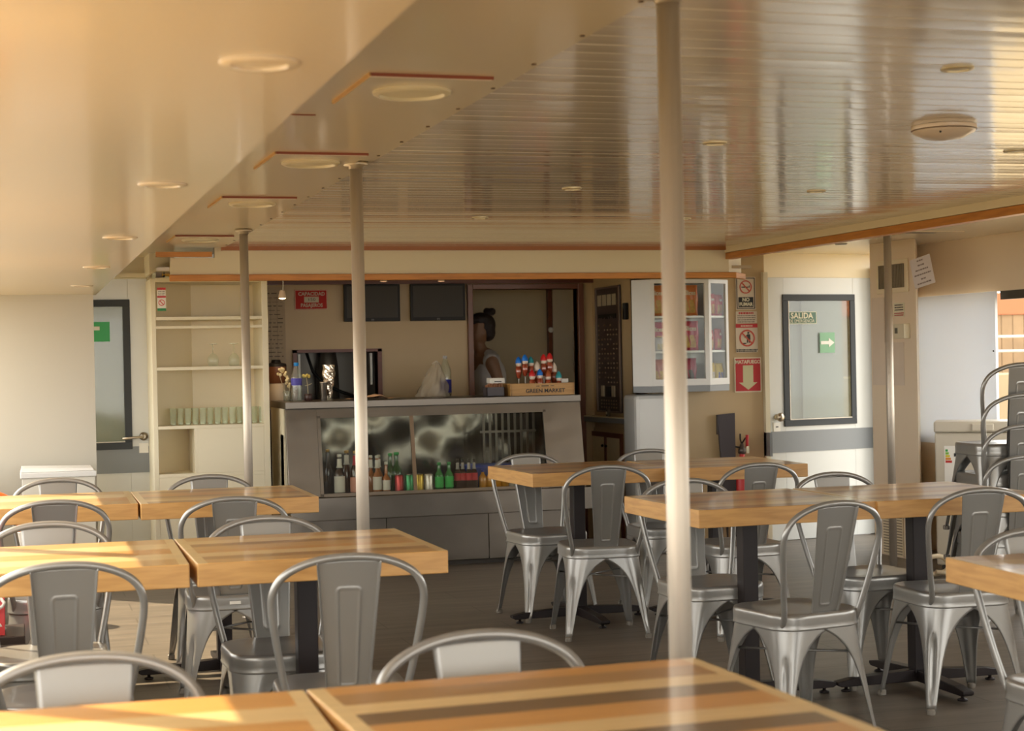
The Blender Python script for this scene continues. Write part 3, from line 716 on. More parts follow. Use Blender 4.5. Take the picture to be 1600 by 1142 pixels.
mb.build('blossoms', mat('cream blossoms', (.74, .62, .36), .7), t)
MB().tube([(.02, 0, .02), (.0, 0, .08), (-.03, 0, .18)], .002, 6).tube([(.02, 0, .02), (.05, 0, .12)], .002, 6).build('stem', mat('pale stem', (.6, .5, .3), .5), t)
MB().lathe([(.022, 0), (.024, .002), (.028, .06), (.022, .07)], (.02, 0, 0), 14).build('vase', GLASSB, t, smooth=50)
t = thing('coffee_grinder', 'brown and cream coffee grinder at the back left of the bar', 'grinder', (1.735, 11.62, .0))
MB().box(-.085, .085, -.10, .10, 0, 1.05).build('stand', mat('dark brown cupboard', (.06, .035, .025), .5), t)
MB().lathe([(.055, 1.05), (.06, 1.06), (.06, 1.20), (.055, 1.23)], (0, 0, 0), 20).build('base', mat('cream plastic', (.55, .45, .32), .4), t, smooth=40)
MB().lathe([(.058, 1.23), (.070, 1.26), (.073, 1.345), (.06, 1.35)], (0, 0, 0), 20).build('hopper', mat('brown beans hopper', (.16, .06, .025), .3), t, smooth=40)
MB().lathe([(.074, 1.345), (.070, 1.365), (.035, 1.372), (.03, 1.392), (.004, 1.394)], (0, 0, 0), 20).build('lid', BLACK, t, smooth=40)
t = thing('steel_shaker', 'shiny wrapped bottle standing upright beside the pole on the counter', 'shaker', (1.990, 11.0, SH))
MB().grid(lambda u, v: Vector(((.016 + .024 * min(1, v * 1.6) + .004 * math.sin(v * 20 + u * 12)) * math.cos(u * 2 * PI), (.014 + .020 * min(1, v * 1.6) + .004 * math.sin(v * 17 + u * 25)) * math.sin(u * 2 * PI), .02 + v * .215)), 26, 22).build('foil_wrap', mat('crinkled clear foil', (.80, .70, .58), .15, metal=.8, bump=.6, bscale=25), t)
MB().lathe([(.022, 0), (.022, .004), (.008, .01), (.008, .06)], (0, 0, 0), 16).build('foot', GLASSB, t)
t = thing('steel_cup', 'tall narrow stainless steel cup in front of the foil wrapped bottle', 'cup', (1.948, 10.96, SH))
MB().lathe([(.020, 0), (.021, .003), (.025, .118), (.0255, .120), (.023, .118), (.020, .01)], (0, 0, 0), 20).build('cup_body', STEEL, t, smooth=50)
MB().lathe([(.0255, .118), (.0275, .120), (.0255, .122)], (0, 0, 0), 20).build('rim', ALU, t)
t = thing('plastic_bag', 'crumpled translucent plastic bag at the back of the counter', 'bag', (2.775, 11.32, SH - .0))
mb = MB()
def bagf(u, v):
    a = u * 2 * PI; r = (.098 * (1 - v) ** .8 + .018) * (1 + .12 * math.sin(5 * a + 7 * v) + .07 * math.sin(11 * a - 9 * v))
    return Vector((r * math.cos(a) + .03 * v, .7 * r * math.sin(a), v * .235))
mb.grid(bagf, 48, 20)
mb.build('bag_body', glass('cloudy plastic film', (.85, .82, .75), .25, .7, body=.42, bodycol=(.62, .54, .42)), t)
MB().tube([(.0, 0, .225), (.03, 0, .245), (.05, 0, .225)], .006, 8).build('knot', mat('cloudy knot', (.55, .48, .38), .4), t)
t = thing('water_bottle', 'large clear bottle with dark blue label beside the plastic bag', 'bottle', (2.878, 11.36, SH))
MB().lathe([(.036, 0), (.041, .008), (.041, .18), (.034, .20), (.014, .255), (.012, .27)], (0, 0, 0), 20).build('bottle_body', GLASSB, t, smooth=60)
MB().lathe([(.0415, .025), (.042, .026), (.042, .115), (.041, .116)], (0, 0, 0), 20).build('label_band', mat('deep blue label', (.02, .02, .22), .5), t)
MB().lathe([(.015, .262), (.015, .280), (.010, .282)], (0, 0, 0), 16).build('cap', mat('clear cap', (.5, .5, .5), .35), t)
t = thing('paper_sheet', 'crumpled tan paper lying on the counter beside the pole', 'paper', (2.29, 11.04, SH))
MB().grid(lambda u, v: Vector(((u - .5) * .34, (v - .5) * .16, .003 + .020 * math.exp(-((u - .55) / .18) ** 2) * (1 + .5 * math.sin(v * 9)) + .004 * math.sin(u * 22))), 30, 8).build('sheet', mat('tan paper', (.60, .40, .26), .7), t)
# tray of sachets
t = thing('sachet_tray', 'dark tray of sachets left of the GREEN MARKET box', 'tray', (3.105, 10.93, SH))
MB().box(-.062, .062, -.05, .05, 0, .004).box(-.062, .062, -.05, -.046, 0, .062).box(-.062, .062, .046, .05, 0, .062).box(-.062, -.058, -.05, .05, 0, .062).box(.058, .062, -.05, .05, 0, .062).build('tray_body', mat('dark grey tray', (.06, .05, .055), .5), t)
mb = MB()
for k in range(9): mb.box(-.052 + k * .0118, -.046 + k * .0118, -.035, .035, .01, .075 + .006 * (k % 3))
mb.build('sachets', mat('brown sachets', (.34, .14, .06), .6, noise=.4, nscale=30), t)
t = thing('white_box', 'small white box resting behind the sachet tray', 'box', (3.155, 11.06, SH))
MB().box(-.045, .065, -.03, .03, 0, .085).build('stand', mat('beige card', (.5, .36, .2), .6), t)
MB().box(-.055, .055, -.045, .035, .086, .122).build('carton', PAPER, t, bevel=.003)
MB().box(-.02, .03, -.0465, -.0455, .094, .101).build('printed_line', INK, t)
# wooden box with lettering
t = thing('wooden_box', 'wooden box printed GREEN MARKET full of wrapped lollipops', 'box', (3.425, 10.93, SH))
WB = wood_edge('raw box wood', (.46, .25, .07))
MB().box(-.222, .222, -.085, -.075, 0, .082).build('front_board', WB, t, bevel=.001)
MB().box(-.222, .222, .075, .085, 0, .082).build('rear_board', WB, t, bevel=.001)
for sx in (-1, 1): MB().box(sx * .222 - .005, sx * .222 + .005, -.085, .085, 0, .082).build('end_board', WB, t)
MB().box(-.22, .22, -.08, .08, 0, .012).build('bottom_board', WB, t)
text('GREEN MARKET', .036, t, INK, (.02, -.0855, .030), sx=1.08, bold=.0009)
MB().box(-.045, -.020, -.0862, -.0852, .061, .065).box(-.008, .045, -.0862, -.0852, .060, .066).box(.057, .082, -.0862, -.0852, .061, .065).build('small_print', INK, t)
WRAPB = mat('amber lollipop in wrapper', (.28, .05, .02), .12, coat=.8, noise=.4, nscale=30)
def lolly(x, y, z, tint, col, lab, h=.20):
    t = thing('lollipop', lab, 'lollipop', (x, y, SH + .014), 0, 'wrapped lollipops in the wooden box')
    MB().tube([(0, 0, 0), (0, 0, h - .06)], .003, 6).build('stick', PAPER, t)
    MB().lathe([(.004, h - .135), (.014, h - .125), (.022, h - .09), (.020, h - .055), (.010, h - .045)], (0, 0, 0), 12).build('candy', WRAPB, t, smooth=60)
    MB().ball((0, -.004, h - .035), (.021, .018, .020), 12).build('white_top', mat('cream sweet', (.72, .60, .50), .3), t)
    MB().lathe([(.022, h - .030), (.021, h - .012), (.012, h + .006), (.002, h + .016)], (0, 0, 0), 12).build('coloured_cone', mat('sweet ' + tint, col, .3), t, smooth=60)
BLc, RDc, TLc, WHc = (.01, .16, .62), (.60, .02, .02), (.03, .30, .34), (.70, .60, .50)
for x, y, tint, col, lab, h in ((-.135, .02, 'blue', BLc, 'tall lollipop with blue cone at the left of the wooden box', .235), (-.095, .0, 'blue', BLc, 'tallest lollipop with pointed blue cone, second from left', .250),
        (-.045, .03, 'teal', TLc, 'lollipop with teal cup shaped wrapper', .235), (.0, .03, 'cream', WHc, 'amber lollipop with cream top in the middle of the box', .20), (.045, .02, 'red', RDc, 'tall lollipop with red cone, left of its red twin', .250),
        (.085, .01, 'red', RDc, 'tall lollipop with pointed red cone, right of its red twin', .258), (.12, .03, 'cream', WHc, 'amber lollipop right of the red coned ones', .19),
        (-.06, -.045, 'red', RDc, 'short lollipop with red cone at the front of the box', .145), (-.005, -.045, 'blue', BLc, 'short lollipop with blue cone at the front of the box', .150), (.055, -.04, 'amber', (.4, .1, .03), 'short amber lollipop at the front of the box', .14), (.135, -.03, 'teal', TLc, 'small lollipop with teal cone at the right of the box', .13)):
    lolly(3.425 + x, 10.93 + y, 0, tint, col, lab, h)
t = tag(MB().box(-.04, .04, -.02, .03, 0, .094).build('napkin_pack', PAPER, loc=(3.60, 10.955, SH + .014)), 'white napkin pack at the right end of the wooden box', 'napkins')

# ================================================================== SHELF UNIT (left of the bar)
t = thing('shelf_unit', 'tall cream open shelf unit with glasses left of the bar', 'shelf', (1.22, 11.0, 0))
MB().box(.335, .375, 0, .44, 0, 1.96).build('side_panel', CREAM2, t, bevel=.002)
MB().box(-.375, -.345, 0, .44, 0, 1.93).build('side_panel', CREAM2, t, bevel=.002)
MB().prism([(-.345, .12), (-.08, .42), (-.08, .44), (-.36, .14)], .0, 1.925).build('corner_panel', CREAM, t)
MB().box(-.08, .335, .42, .44, 0, 1.93).build('back_panel', CREAM, t)
for z, th, d0 in ((1.905, .03, 0), (1.66, .022, .0), (1.335, .022, .0), (.955, .022, 0), (.645, .022, .0)):
    MB().prism([(-.345, d0), (.335, d0), (.335, .42), (-.08, .42), (-.345, .12)], z, z + th).build('shelf_board', CREAM2, t, bevel=.002)
MB().box(-.345, .335, .0, .03, 1.605, 1.622).build('shelf_rail', CREAM2, t)
MB().box(-.100, .335, .0, .018, .667, .955).build('door', CREAM2, t, bevel=.002)
MB().box(-.115, -.100, .0, .40, .667, .955).build('divider', CREAM2, t)
for xa, xb in ((-.345, .0), (.004, .335)): MB().box(xa, xb, .0, .018, .03, .645).build('door', CREAM2, t, bevel=.002)
MB().box(-.24, -.21, .415, .419, .78, .79).build('screw', INK, t)
mbx = struct(MB().box(.84, 1.0, 11.0, 11.46, 1.962, 2.093).build('trim_17', CREAM2), 'cream cladding between the left door and the shelf unit')
# items on top of the shelf
t = thing('postcard', 'small colourful postcard standing on top of the shelf unit', 'postcard', (.905, 11.04, 1.937), R(-8))
MB().box(-.022, .022, -.001, .001, 0, .085).build('card', mat('card colours', (.25, .22, .24), .5, noise=.9, nscale=45), t)
t = thing('toy_car', 'tiny yellow toy truck on top of the shelf unit', 'toy', (.955, 11.03, 1.937))
MB().box(-.035, .03, -.014, .014, .008, .022).box(-.035, -.012, -.013, .013, .022, .034).build('truck_body', mat('toy yellow', (.55, .33, .04), .4), t, bevel=.002)
for q in (-.022, .018): MB().tube([(q, -.017, .008), (q, .017, .008)], .0075, 10).build('wheel', BLACK, t)
t = thing('serving_tray', 'brown tray lying flat on the shelf unit under the fascia', 'tray', (1.30, 11.17, 1.937))
MB().box(-.20, .20, -.12, .12, 0, .008).build('tray_base', mat('brown tray', (.16, .08, .04), .4), t, bevel=.002)
MB().box(-.20, .20, -.125, -.115, 0, .022).box(-.20, .20, .115, .125, 0, .022).box(-.205, -.195, -.12, .12, 0, .022).box(.195, .205, -.12, .12, 0, .022).build('rim', mat('tray rim', (.42, .33, .22), .5), t)
# tumblers
GT = glass('tumbler glass', (.95, .97, .92), .05, 1.3, body=.16, bodycol=(.78, .84, .70))
names14 = ['first', 'second', 'third', 'fourth', 'fifth', 'sixth', 'seventh', 'eighth', 'ninth', 'tenth', 'eleventh', 'twelfth', 'last']
for k in range(13):
    t = thing('glass_tumbler', names14[k] + ' clear tumbler from the left on the third shelf', 'glass', (.982 + k * .0482, 11.13 + .012 * (k % 2), .978), 0, 'clear tumblers on the third shelf')
    MB().lathe([(.017, 0), (.0185, .004), (.0225, .105), (.0235, .108), (.021, .106), (.0165, .01), (.001, .009)], (0, 0, 0), 18).build('tumbler_wall', GT, t, smooth=50)
    MB().lathe([(.0165, .001), (.0175, .003), (.0165, .010), (.001, .0102)], (0, 0, 0), 18).build('thick_base', mat('green glass base', (.66, .68, .52), .1, coat=1), t)
for k, x in enumerate((1.256, 1.394)):
    t = thing('wine_glass', ('left', 'right')[k] + ' upside down wine glass on the second shelf', 'glass', (x, 11.20, 1.358), 0, 'upturned wine glasses')
    MB().lathe([(.030, 0), (.036, .03), (.034, .055), (.018, .078), (.004, .086)], (0, 0, 0), 18).build('bowl', GT, t, smooth=50)
    MB().tube([(0, 0, .084), (0, 0, .143)], .0032, 8).build('stem', GT, t)
    MB().lathe([(.003, .140), (.031, .146), (.031, .149), (.003, .149)], (0, 0, 0), 18).build('foot', GT, t, smooth=50)

# ================================================================== WALL SIGNS
def plate(name, label, cat, loc, w, h, m_, rz=0., group=None, d=.004):
    t = thing(name, label, cat, loc, rz, group)
    MB().box(-w / 2, w / 2, -d, 0, -h / 2, h / 2).build('plate', m_, t)
    return t
def frame(t, w, h, th, m_, y=-.0055, name='border'):
    w /= 2; h /= 2
    MB().box(-w, w, y, y + .001, h - th, h).box(-w, w, y, y + .001, -h, -h + th).box(-w, -w + th, y, y + .001, -h + th, h - th).box(w - th, w, y, y + .001, -h + th, h - th).build(name, m_, t)
def lines(t, rows, w, z0, dz, th, m_, y=-.0056, name='small_print', seed=1):
    r = random.Random(seed); mb = MB()
    for k in range(rows):
        x = -w / 2
        while x < w / 2 - .004:
            q = min(r.uniform(.006, .022), w / 2 - x); mb.box(x, x + q, y, y + .0008, z0 - k * dz - th / 2, z0 - k * dz + th / 2); x += q + .004
    mb.build(name, m_, t)
SGY = 11.096
t = plate('no_smoking_sign', 'white NO FUMAR sign with crossed cigarette on the tan wall', 'sign', (5.050, SGY, 1.805), .155, .235, mat('sign white', (.62, .54, .42), .5))
frame(t, .143, .223, .006, INK)
mb = MB(); annulus(mb, .040, .048, 0, .045, -.0065, -.0045); mb.prism([(-.034, .074), (-.028, .080), (.034, .016), (.028, .010)], -.0066, -.0046, 'y'); mb.build('prohibition_ring', mat('sign red', (.50, .06, .03), .5), t)
MB().box(-.034, .022, -.0060, -.0045, .040, .048).box(.026, .032, -.006, -.0045, .040, .056).build('cigarette', INK, t)
MB().box(-.058, .058, -.006, -.0045, -.100, -.028).build('caption_panel', INK, t)
text('NO', .036, t, CREAMP, (0, -.0065, -.047), bold=.0012); text('FUMAR', .034, t, CREAMP, (0, -.0065, -.080), sx=.95, bold=.0012)
t = plate('notice', 'white notice with red heading between the smoking and litter signs', 'sign', (5.052, SGY, 1.632), .165, .085, mat('sign white', (.62, .54, .42), .5))
lines(t, 1, .12, .030, .01, .013, RED, name='heading_print', seed=13)
lines(t, 4, .14, .012, .015, .006, mat('grey print', (.12, .10, .09), .6), seed=4)
t = plate('no_litter_sign', 'white sign with red ring around a person throwing litter', 'sign', (5.052, SGY, 1.482), .170, .205, mat('sign white', (.62, .54, .42), .5))
MB().box(-.085, .085, -.0055, -.004, .075, .1025).build('heading_band', RED, t)
lines(t, 1, .09, .088, .01, .008, CREAMP, y=-.0062, name='heading_print', seed=12)
mb = MB(); annulus(mb, .050, .061, .002, .0, -.0065, -.0045); mb.prism([(-.042, .036), (-.035, .043), (.045, -.036), (.038, -.043)], -.0066, -.0046, 'y'); mb.build('prohibition_ring', mat('sign red', (.50, .06, .03), .5), t)
mb = MB(); mb.prism(ringpoly(.008, 14, .012, .038), -.006, -.0045, 'y'); mb.prism([(.002, .028), (.026, .028), (.028, -.006), (.022, -.034), (.014, -.034), (.013, -.004), (.006, -.034), (-.001, -.034), (.002, .0)], -.006, -.0045, 'y')
mb.prism([(.002, .024), (-.018, .008), (-.015, .004), (.004, .016)], -.006, -.0045, 'y'); mb.box(-.034, -.006, -.006, -.0045, -.042, -.034); mb.build('pictogram', INK, t)
lines(t, 2, .165, -.083, .011, .008, INK, seed=8)
t = plate('fire_sign', 'red MATAFUEGO sign with cream arrow pointing down', 'sign', (5.056, SGY, 1.218), .210, .250, CREAMP)
MB().box(-.097, .097, -.0055, -.004, -.117, .117).build('red_field', RED, t)
text('MATAFUEGO', .036, t, CREAMP, (0, -.0060, .092), sx=.92, bold=.0010)
MB().prism([(-.040, .068), (.040, .068), (.040, -.055), (.072, -.055), (0, -.108), (-.072, -.055), (-.040, -.055)], -.0070, -.0055, 'y').build('arrow', mat('cream green arrow', (.58, .56, .33), .5), t)
t = plate('capacity_sign', 'red CAPACIDAD PASAJEROS sign on the wall behind the bar', 'sign', (2.052, 11.992, 1.822), .235, .142, mat('dull red plate', (.42, .025, .02), .6, spec=.2))
frame(t, .232, .139, .0025, CREAMP)
text('CAPACIDAD', .036, t, mat('dull cream print', (.50, .42, .30), .5), (.004, -.006, .040), sx=.95, bold=.0008)
text('PASAJEROS', .036, t, mat('dull cream print', (.50, .42, .30), .5), (.004, -.006, -.042), sx=.90, bold=.0008)
MB().box(-.050, .056, -.0055, -.004, -.021, .021).build('number_label', mat('dull cream print', (.50, .42, .30), .5), t)
text('150', .030, t, INK, (.003, -.0062, 0), sx=1.3)
t = plate('safety_sticker', 'small red white and green sticker at the top left of the shelf unit', 'sign', (.912, 10.995, 1.795), .055, .150, PAPER)
MB().box(-.0275, .0275, -.0055, -.004, .060, .075).box(-.0275, .0275, -.0055, -.004, .010, .022).build('red_bands', RED, t)
MB().box(-.0275, .0275, -.0055, -.004, -.075, -.058).build('green_band', GREEN, t)
lines(t, 3, .042, .05, .011, .003, INK, seed=2)
mb = MB(); annulus(mb, .016, .020, 0, -.022, -.0060, -.0045); mb.prism([(-.014, -.010), (-.010, -.007), (.014, -.034), (.010, -.037)], -.006, -.0045, 'y'); mb.build('prohibition_ring', RED2, t)
t = plate('wall_chart', 'faded paper chart pinned at the left of the bar wall', 'chart', (1.755, 11.992, 1.645), .215, .540, mat('faded paper', (.42, .33, .22), .7, noise=.1, nscale=8))
r_ = random.Random(5); mb = MB()
for k in range(16):
    z = .22 - k * .03; x = -.09
    while x < .08: q = r_.uniform(.01, .05); mb.box(x, min(x + q, .09), -.0052, -.0042, z, z + r_.uniform(.002, .008)); x += q + .012
for x in (-.06, .0, .05): mb.box(x, x + .0015, -.0052, -.0042, -.25, .2)
mb.build('printed_lines', mat('chart ink', (.12, .09, .07), .7), t)
MB().prism(ringpoly(.018, 14, -.04, .045), -.0055, -.004, 'y').build('red_mark', RED, t)

# televisions
for (x0, x1, lb) in ((2.285, 2.697, 'left black flat television on the wall behind the bar'), (2.776, 3.188, 'right black flat television beside the pantry doorway')):
    t = thing('television', lb, 'television', ((x0 + x1) / 2, 11.985, 1.793), 0, 'televisions over the bar'); hw = (x1 - x0) / 2
    MB().box(-hw, hw, -.045, -.008, -.135, .135).build('housing', BLACK, t, bevel=.004)
    MB().box(-hw + .018, hw - .018, -.0465, -.0455, -.108, .120).build('screen', SCREEN, t)
    MB().box(-.08, .08, -.010, .012, -.06, .06).build('wall_bracket', BLACKM, t)
    text('LG', .016, t, mat('grey logo', (.35, .35, .35), .5), (0, -.0458, -.122))

# ================================================================== SWITCH BOARD, LEDGE, LOWER CUPBOARD (wall facing the bar)
RX = -90  # these face -x
t = thing('switch_board', 'tall dark electrical switch board on the tan side wall', 'switchboard', (4.195, 11.62, 1.42), R(-90))
MB().box(-.255, .255, -.012, 0, -.46, .465).build('board', mat('dark brown panel', (.045, .026, .020), .4, noise=.25, nscale=20), t, bevel=.002)
mb = MB(); w, h = .255, .462
mb.box(-w, w, -.022, -.012, h - .012, h).box(-w, w, -.022, -.012, -h, -h + .012).box(-w, -w + .012, -.022, -.012, -h, h).box(w - .012, w, -.022, -.012, -h, h).build('frame', mat('dull alloy frame', (.22, .16, .12), .35, metal=.5), t)
for k in range(4): MB().box(-.205 + k * .105, -.135 + k * .105, -.018, -.012, .325, .405).build('meter', mat('pale meter', (.44, .37, .24), .5), t)
for k in (-.13, .10): MB().box(k - .03, k + .03, -.018, -.012, -.345, -.265).build('meter', mat('pale meter', (.44, .37, .24), .5), t)
mb = MB(); r_ = random.Random(11)
for k in range(24): mb.box(-.2 + k * .016, -.19 + k * .016, -.018, -.012, .235 + r_.uniform(-.01, .01), .262)
mb.box(-.04, .04, -.022, -.012, -.345, -.27)
mb.build('breakers', BLACK, t)
LM = mat('dull brass knob', (.25, .18, .10), .4)
for i in range(7):
    for j in range(13):
        if r_.random() < .7: MB().tube([(-.19 + i * .063, -.012, .18 - j * .035), (-.19 + i * .063, -.02, .18 - j * .035)], .0055, 8).build('indicator_lamp', LM, t)
for i in range(7):
    for j in range(3): MB().tube([(-.16 + i * .053, -.012, -.375 - j * .025), (-.16 + i * .053, -.018, -.375 - j * .025)], .006, 8).build('indicator_lamp', LM, t)
t = thing('wall_phone', 'small dark handset unit between the switch board and the snack cabinet', 'phone', (4.195, 11.24, 1.69), R(-90))
MB().box(-.025, .025, -.03, 0, -.06, .06).build('handset', BLACK, t, bevel=.006)
MB().box(-.015, .015, -.034, -.03, .02, .045).build('earpiece', mat('dark grille', (.05, .05, .05), .5), t)
t = thing('wall_ledge', 'narrow grey edged ledge under the switch board', 'ledge', (4.10, 11.55, .885))
MB().prism([(.0, .44), (.10, .44), (.10, -.50), (.07, -.50)], .0, .038).build('ledge_board', GREYB, t, bevel=.002)
MB().prism([(.0, .44), (.10, .44), (.10, -.50), (.07, -.50)], .038, .045).build('ledge_top', CREAM, t)
t = thing('small_gadget', 'small dark gadget standing on the ledge below the switch board', 'gadget', (4.165, 11.60, .931), R(-90))
MB().box(-.02, .02, -.012, .012, 0, .055).build('gadget_body', mat('olive box', (.10, .08, .05), .5), t, bevel=.003)
MB().box(-.012, .012, -.0145, -.012, .015, .035).build('dial', CREAMP, t)
t = thing('lower_cupboard', 'cream double cupboard with red brown frame under the ledge', 'cupboard', (4.195, 11.66, 0), R(-90))
FR = mat('red brown frame', (.17, .045, .018), .4)
MB().box(-.40, .30, -.022, 0, .775, .81).box(-.40, -.365, -.022, 0, .03, .775).box(.265, .30, -.022, 0, .03, .775).box(-.066, -.034, -.022, 0, .03, .775).box(-.40, .30, -.022, 0, .0, .035).build('frame', FR, t)
for xa, xb, kx in ((-.365, -.066, -.09), (-.034, .265, -.01)):
    dd = MB().box(xa, xb, -.014, -.002, .035, .775).build('door', CREAM, t, bevel=.002)
    MB().ball((kx, -.028, .71), .011, 10).build('knob', BLACK, dd)
MB().box(-.42, .54, -.006, 0, 0, .84).build('back_panel', TAN, t)

# ================================================================== SNACK CABINET
t = thing('snack_cabinet', 'white bay shaped glass cabinet full of crisp bags', 'cabinet', (4.4, 10.85, 0))
c0 = [(-.22, .24), (-.325, -.02), (-.235, -.14), (.195, -.14), (.40, -.005), (.40, .24)]
zb, zt = 1.115, 1.89
MB().prism(c0, zb, zb + .045).build('grey_base', GREYB, t, bevel=.002)
MB().prism([(x * .99, y * .99) for x, y in c0], zb + .045, zb + .06).build('floor_board', WHITE, t)
MB().prism([(x * .985, y * .985) for x, y in c0], zt - .02, zt).build('top_board', WHITE, t)
sh = [(x * .95, y * .93) for x, y in c0]
for z in (1.385, 1.625): MB().prism(sh, z, z + .014).build('shelf_board', WHITE, t)
MB().box(-.22, .40, .235, .245, zb, zt).build('back_panel', WHITE, t)
def facepanel(a, b, nm, glazed):
    a, b = Vector((*a, 0)), Vector((*b, 0)); d = b - a; Lh = d.length; ang = math.atan2(d.y, d.x)
    T = Matrix.Translation(a) @ Matrix.Rotation(ang, 4, 'Z')
    if not glazed: return MB().box(0, Lh, 0, .018, zb + .045, zt, T).build(nm, WHITE, t)
    fx = .030; fz = .045
    dd = MB().box(0, fx, -.002, .016, zb + .045, zt, T).box(Lh - fx, Lh, -.002, .016, zb + .045, zt, T).box(fx, Lh - fx, -.002, .016, zb + .045, zb + .045 + fz, T).box(fx, Lh - fx, -.002, .016, zt - fz * .6, zt, T).build(nm, WHITE, t)
    MB().box(fx, Lh - fx, .006, .009, zb + .045 + fz, zt - fz * .6, T).build('pane', GLASSP, dd)
facepanel(c0[1], c0[2], 'side_face', False); facepanel(c0[2], c0[3], 'glass_door', True); facepanel(c0[3], c0[4], 'glass_door', True); facepanel(c0[0], c0[1], 'side_face', False); facepanel(c0[4], c0[5], 'side_face', False)

def bag(x, y, z, w, h, col, word, lab, rz=0., col2=(.50, .30, .06), tilt=0., wc=None, group='crisp bags in the glass cabinet'):
    t = thing('crisp_bag', lab, 'crisp bag', (x, y, z), rz, group)
    def f(s):
        def g(u, v):
            e = math.sin(PI * max(0, min(1, u))) ** .45 * math.sin(PI * max(0.0, min(1, v))) ** .40
            return Vector(((u - .5) * w * (1 - .04 * math.sin(v * 9)), s * (.026 * e + .0008) + .003 * math.sin(u * 19 + v * 7) * e + tilt * v * h, v * h))
        return g
    mb = MB(); mb.grid(f(-1), 14, 14); mb.grid(f(1), 14, 14)
    mb.build('foil', mat('foil %s' % (str(col)), col, .28, noise=.15, nscale=10), t)
    mb = MB(); mb.grid(lambda u, v: Vector(((u - .5) * w * .62, -(.026 * math.sin(PI * (.19 + u * .62)) ** .45 * math.sin(PI * (.10 + v * .42)) ** .4 + .0025) + tilt * (.10 + v * .42) * h, (.10 + v * .42) * h)), 12, 8)
    mb.build('crisps_picture', mat('picture %s' % (str(col2)), col2, .4, noise=.5, nscale=45), t)
    if word:
        text(word, .045 * min(1, w / .14), t, wc or CREAMP, (0, -.029 + tilt * .75 * h, h * .74), sx=w / .16, bold=.001)
    return t
OR, RB, YB2 = (.60, .17, .03), (.50, .03, .03), (.70, .50, .02)
z1_, z2_, z3_ = 1.640, 1.400, 1.177
bag(4.255, 10.84, z1_, .14, .215, OR, 'Slices', 'orange crisp bag on the top shelf left of the blurred pole')
bag(4.375, 10.85, z1_, .14, .21, OR, 'Slices', 'orange crisp bag on the top shelf hidden mostly by the blurred pole')
bag(4.500, 10.84, z1_, .14, .215, OR, 'Slices', 'orange crisp bag on the top shelf right of the blurred pole')
bag(4.255, 10.84, z2_, .14, .20, (.42, .02, .04), 'Slices', 'dark red crisp bag on the middle shelf left of the blurred pole')
bag(4.250, 10.76, z2_, .085, .095, (.55, .55, .56), None, 'small silvery bag in front of the dark red one at the left', col2=(.5, .45, .3))
bag(4.500, 10.84, z2_, .14, .205, (.42, .02, .04), 'Slices', 'dark red crisp bag on the middle shelf right of the blurred pole')
bag(4.265, 10.83, z3_, .10, .165, (.50, .16, .10), None, 'salmon coloured crisp bag on the bottom shelf at the left')
bag(4.49, 10.85, z3_, .13, .17, (.36, .02, .05), None, 'dark red crisp bag on the bottom shelf right of the blurred pole', col2=(.10, .08, .07))
bag(4.668, 10.855, z1_, .085, .155, (.58, .03, .02), 'Lays', 'bright red crisp bag behind the angled door, left of two on top', R(20), wc=PAPER)
bag(4.748, 10.90, z1_, .075, .150, (.58, .03, .02), 'Lays', 'bright red crisp bag behind the angled door, right of two on top', R(20), wc=PAPER)
bag(4.655, 10.85, z2_, .075, .140, RB, 'Sli', 'red crisp bag in the middle behind the angled door, leftmost', R(20))
bag(4.735, 10.89, z2_, .070, .150, RB, 'Salt', 'red crisp bag in the middle behind the angled door, rightmost', R(26))
bag(4.662, 10.855, z3_, .075, .135, YB2, None, 'yellow crisp bag at the bottom behind the angled door, left of two', R(20), col2=(.55, .5, .45))
bag(4.742, 10.895, z3_, .070, .130, YB2, None, 'yellow crisp bag at the bottom behind the angled door, right of two', R(20), col2=(.10, .10, .35))

# black board leaning and extinguisher
t = thing('black_board', 'dark board tapering downwards against the wall beside the pillar', 'board', (4.84, 11.0, .0), 0)
MB().prism([(-.068, .94), (.066, .95), (.066, .0), (-.002, .35), (-.002, .0), (.0, .0)], .0, .02, 'y').build('board_face', mat('dark slate', (.035, .025, .028), .5), t)
MB().box(-.07, -.064, .0, .021, .80, .94).build('edge', mat('dark slate', (.035, .025, .028), .5), t)
t = thing('fire_extinguisher', 'red fire extinguisher with black hose under the fire sign', 'extinguisher', (4.965, 11.02, 0))
MB().lathe([(.055, .02), (.058, .03), (.058, .54), (.045, .60), (.02, .63), (.018, .66)], (0, 0, 0), 20).build('cylinder', RED2, t, smooth=50)
MB().lathe([(.020, .655), (.028, .66), (.028, .69), (.02, .70), (.012, .73), (.002, .732)], (0, 0, 0), 14).build('valve', mat('dark valve', (.10, .08, .07), .4, metal=.5), t)
MB().tube([(0, 0, .72), (-.012, 0, .76), (-.012, 0, .80)], .006, 8).tube([(0, 0, .73), (.03, 0, .77)], .006, 8).build('lever', BLACKM, t)
MB().tube([(-.01, 0, .70), (-.06, 0, .71), (-.09, 0, .69), (-.105, 0, .60), (-.09, 0, .4)], .007, 8).build('hose', BLACK, t)
MB().tube([(.035, -.01, .70), (.038, -.01, .79)], .011, 10).build('tag_roll', RED, t)
MB().box(.02, .04, -.035, -.033, .66, .71).build('paper_tag', CREAMP, t)

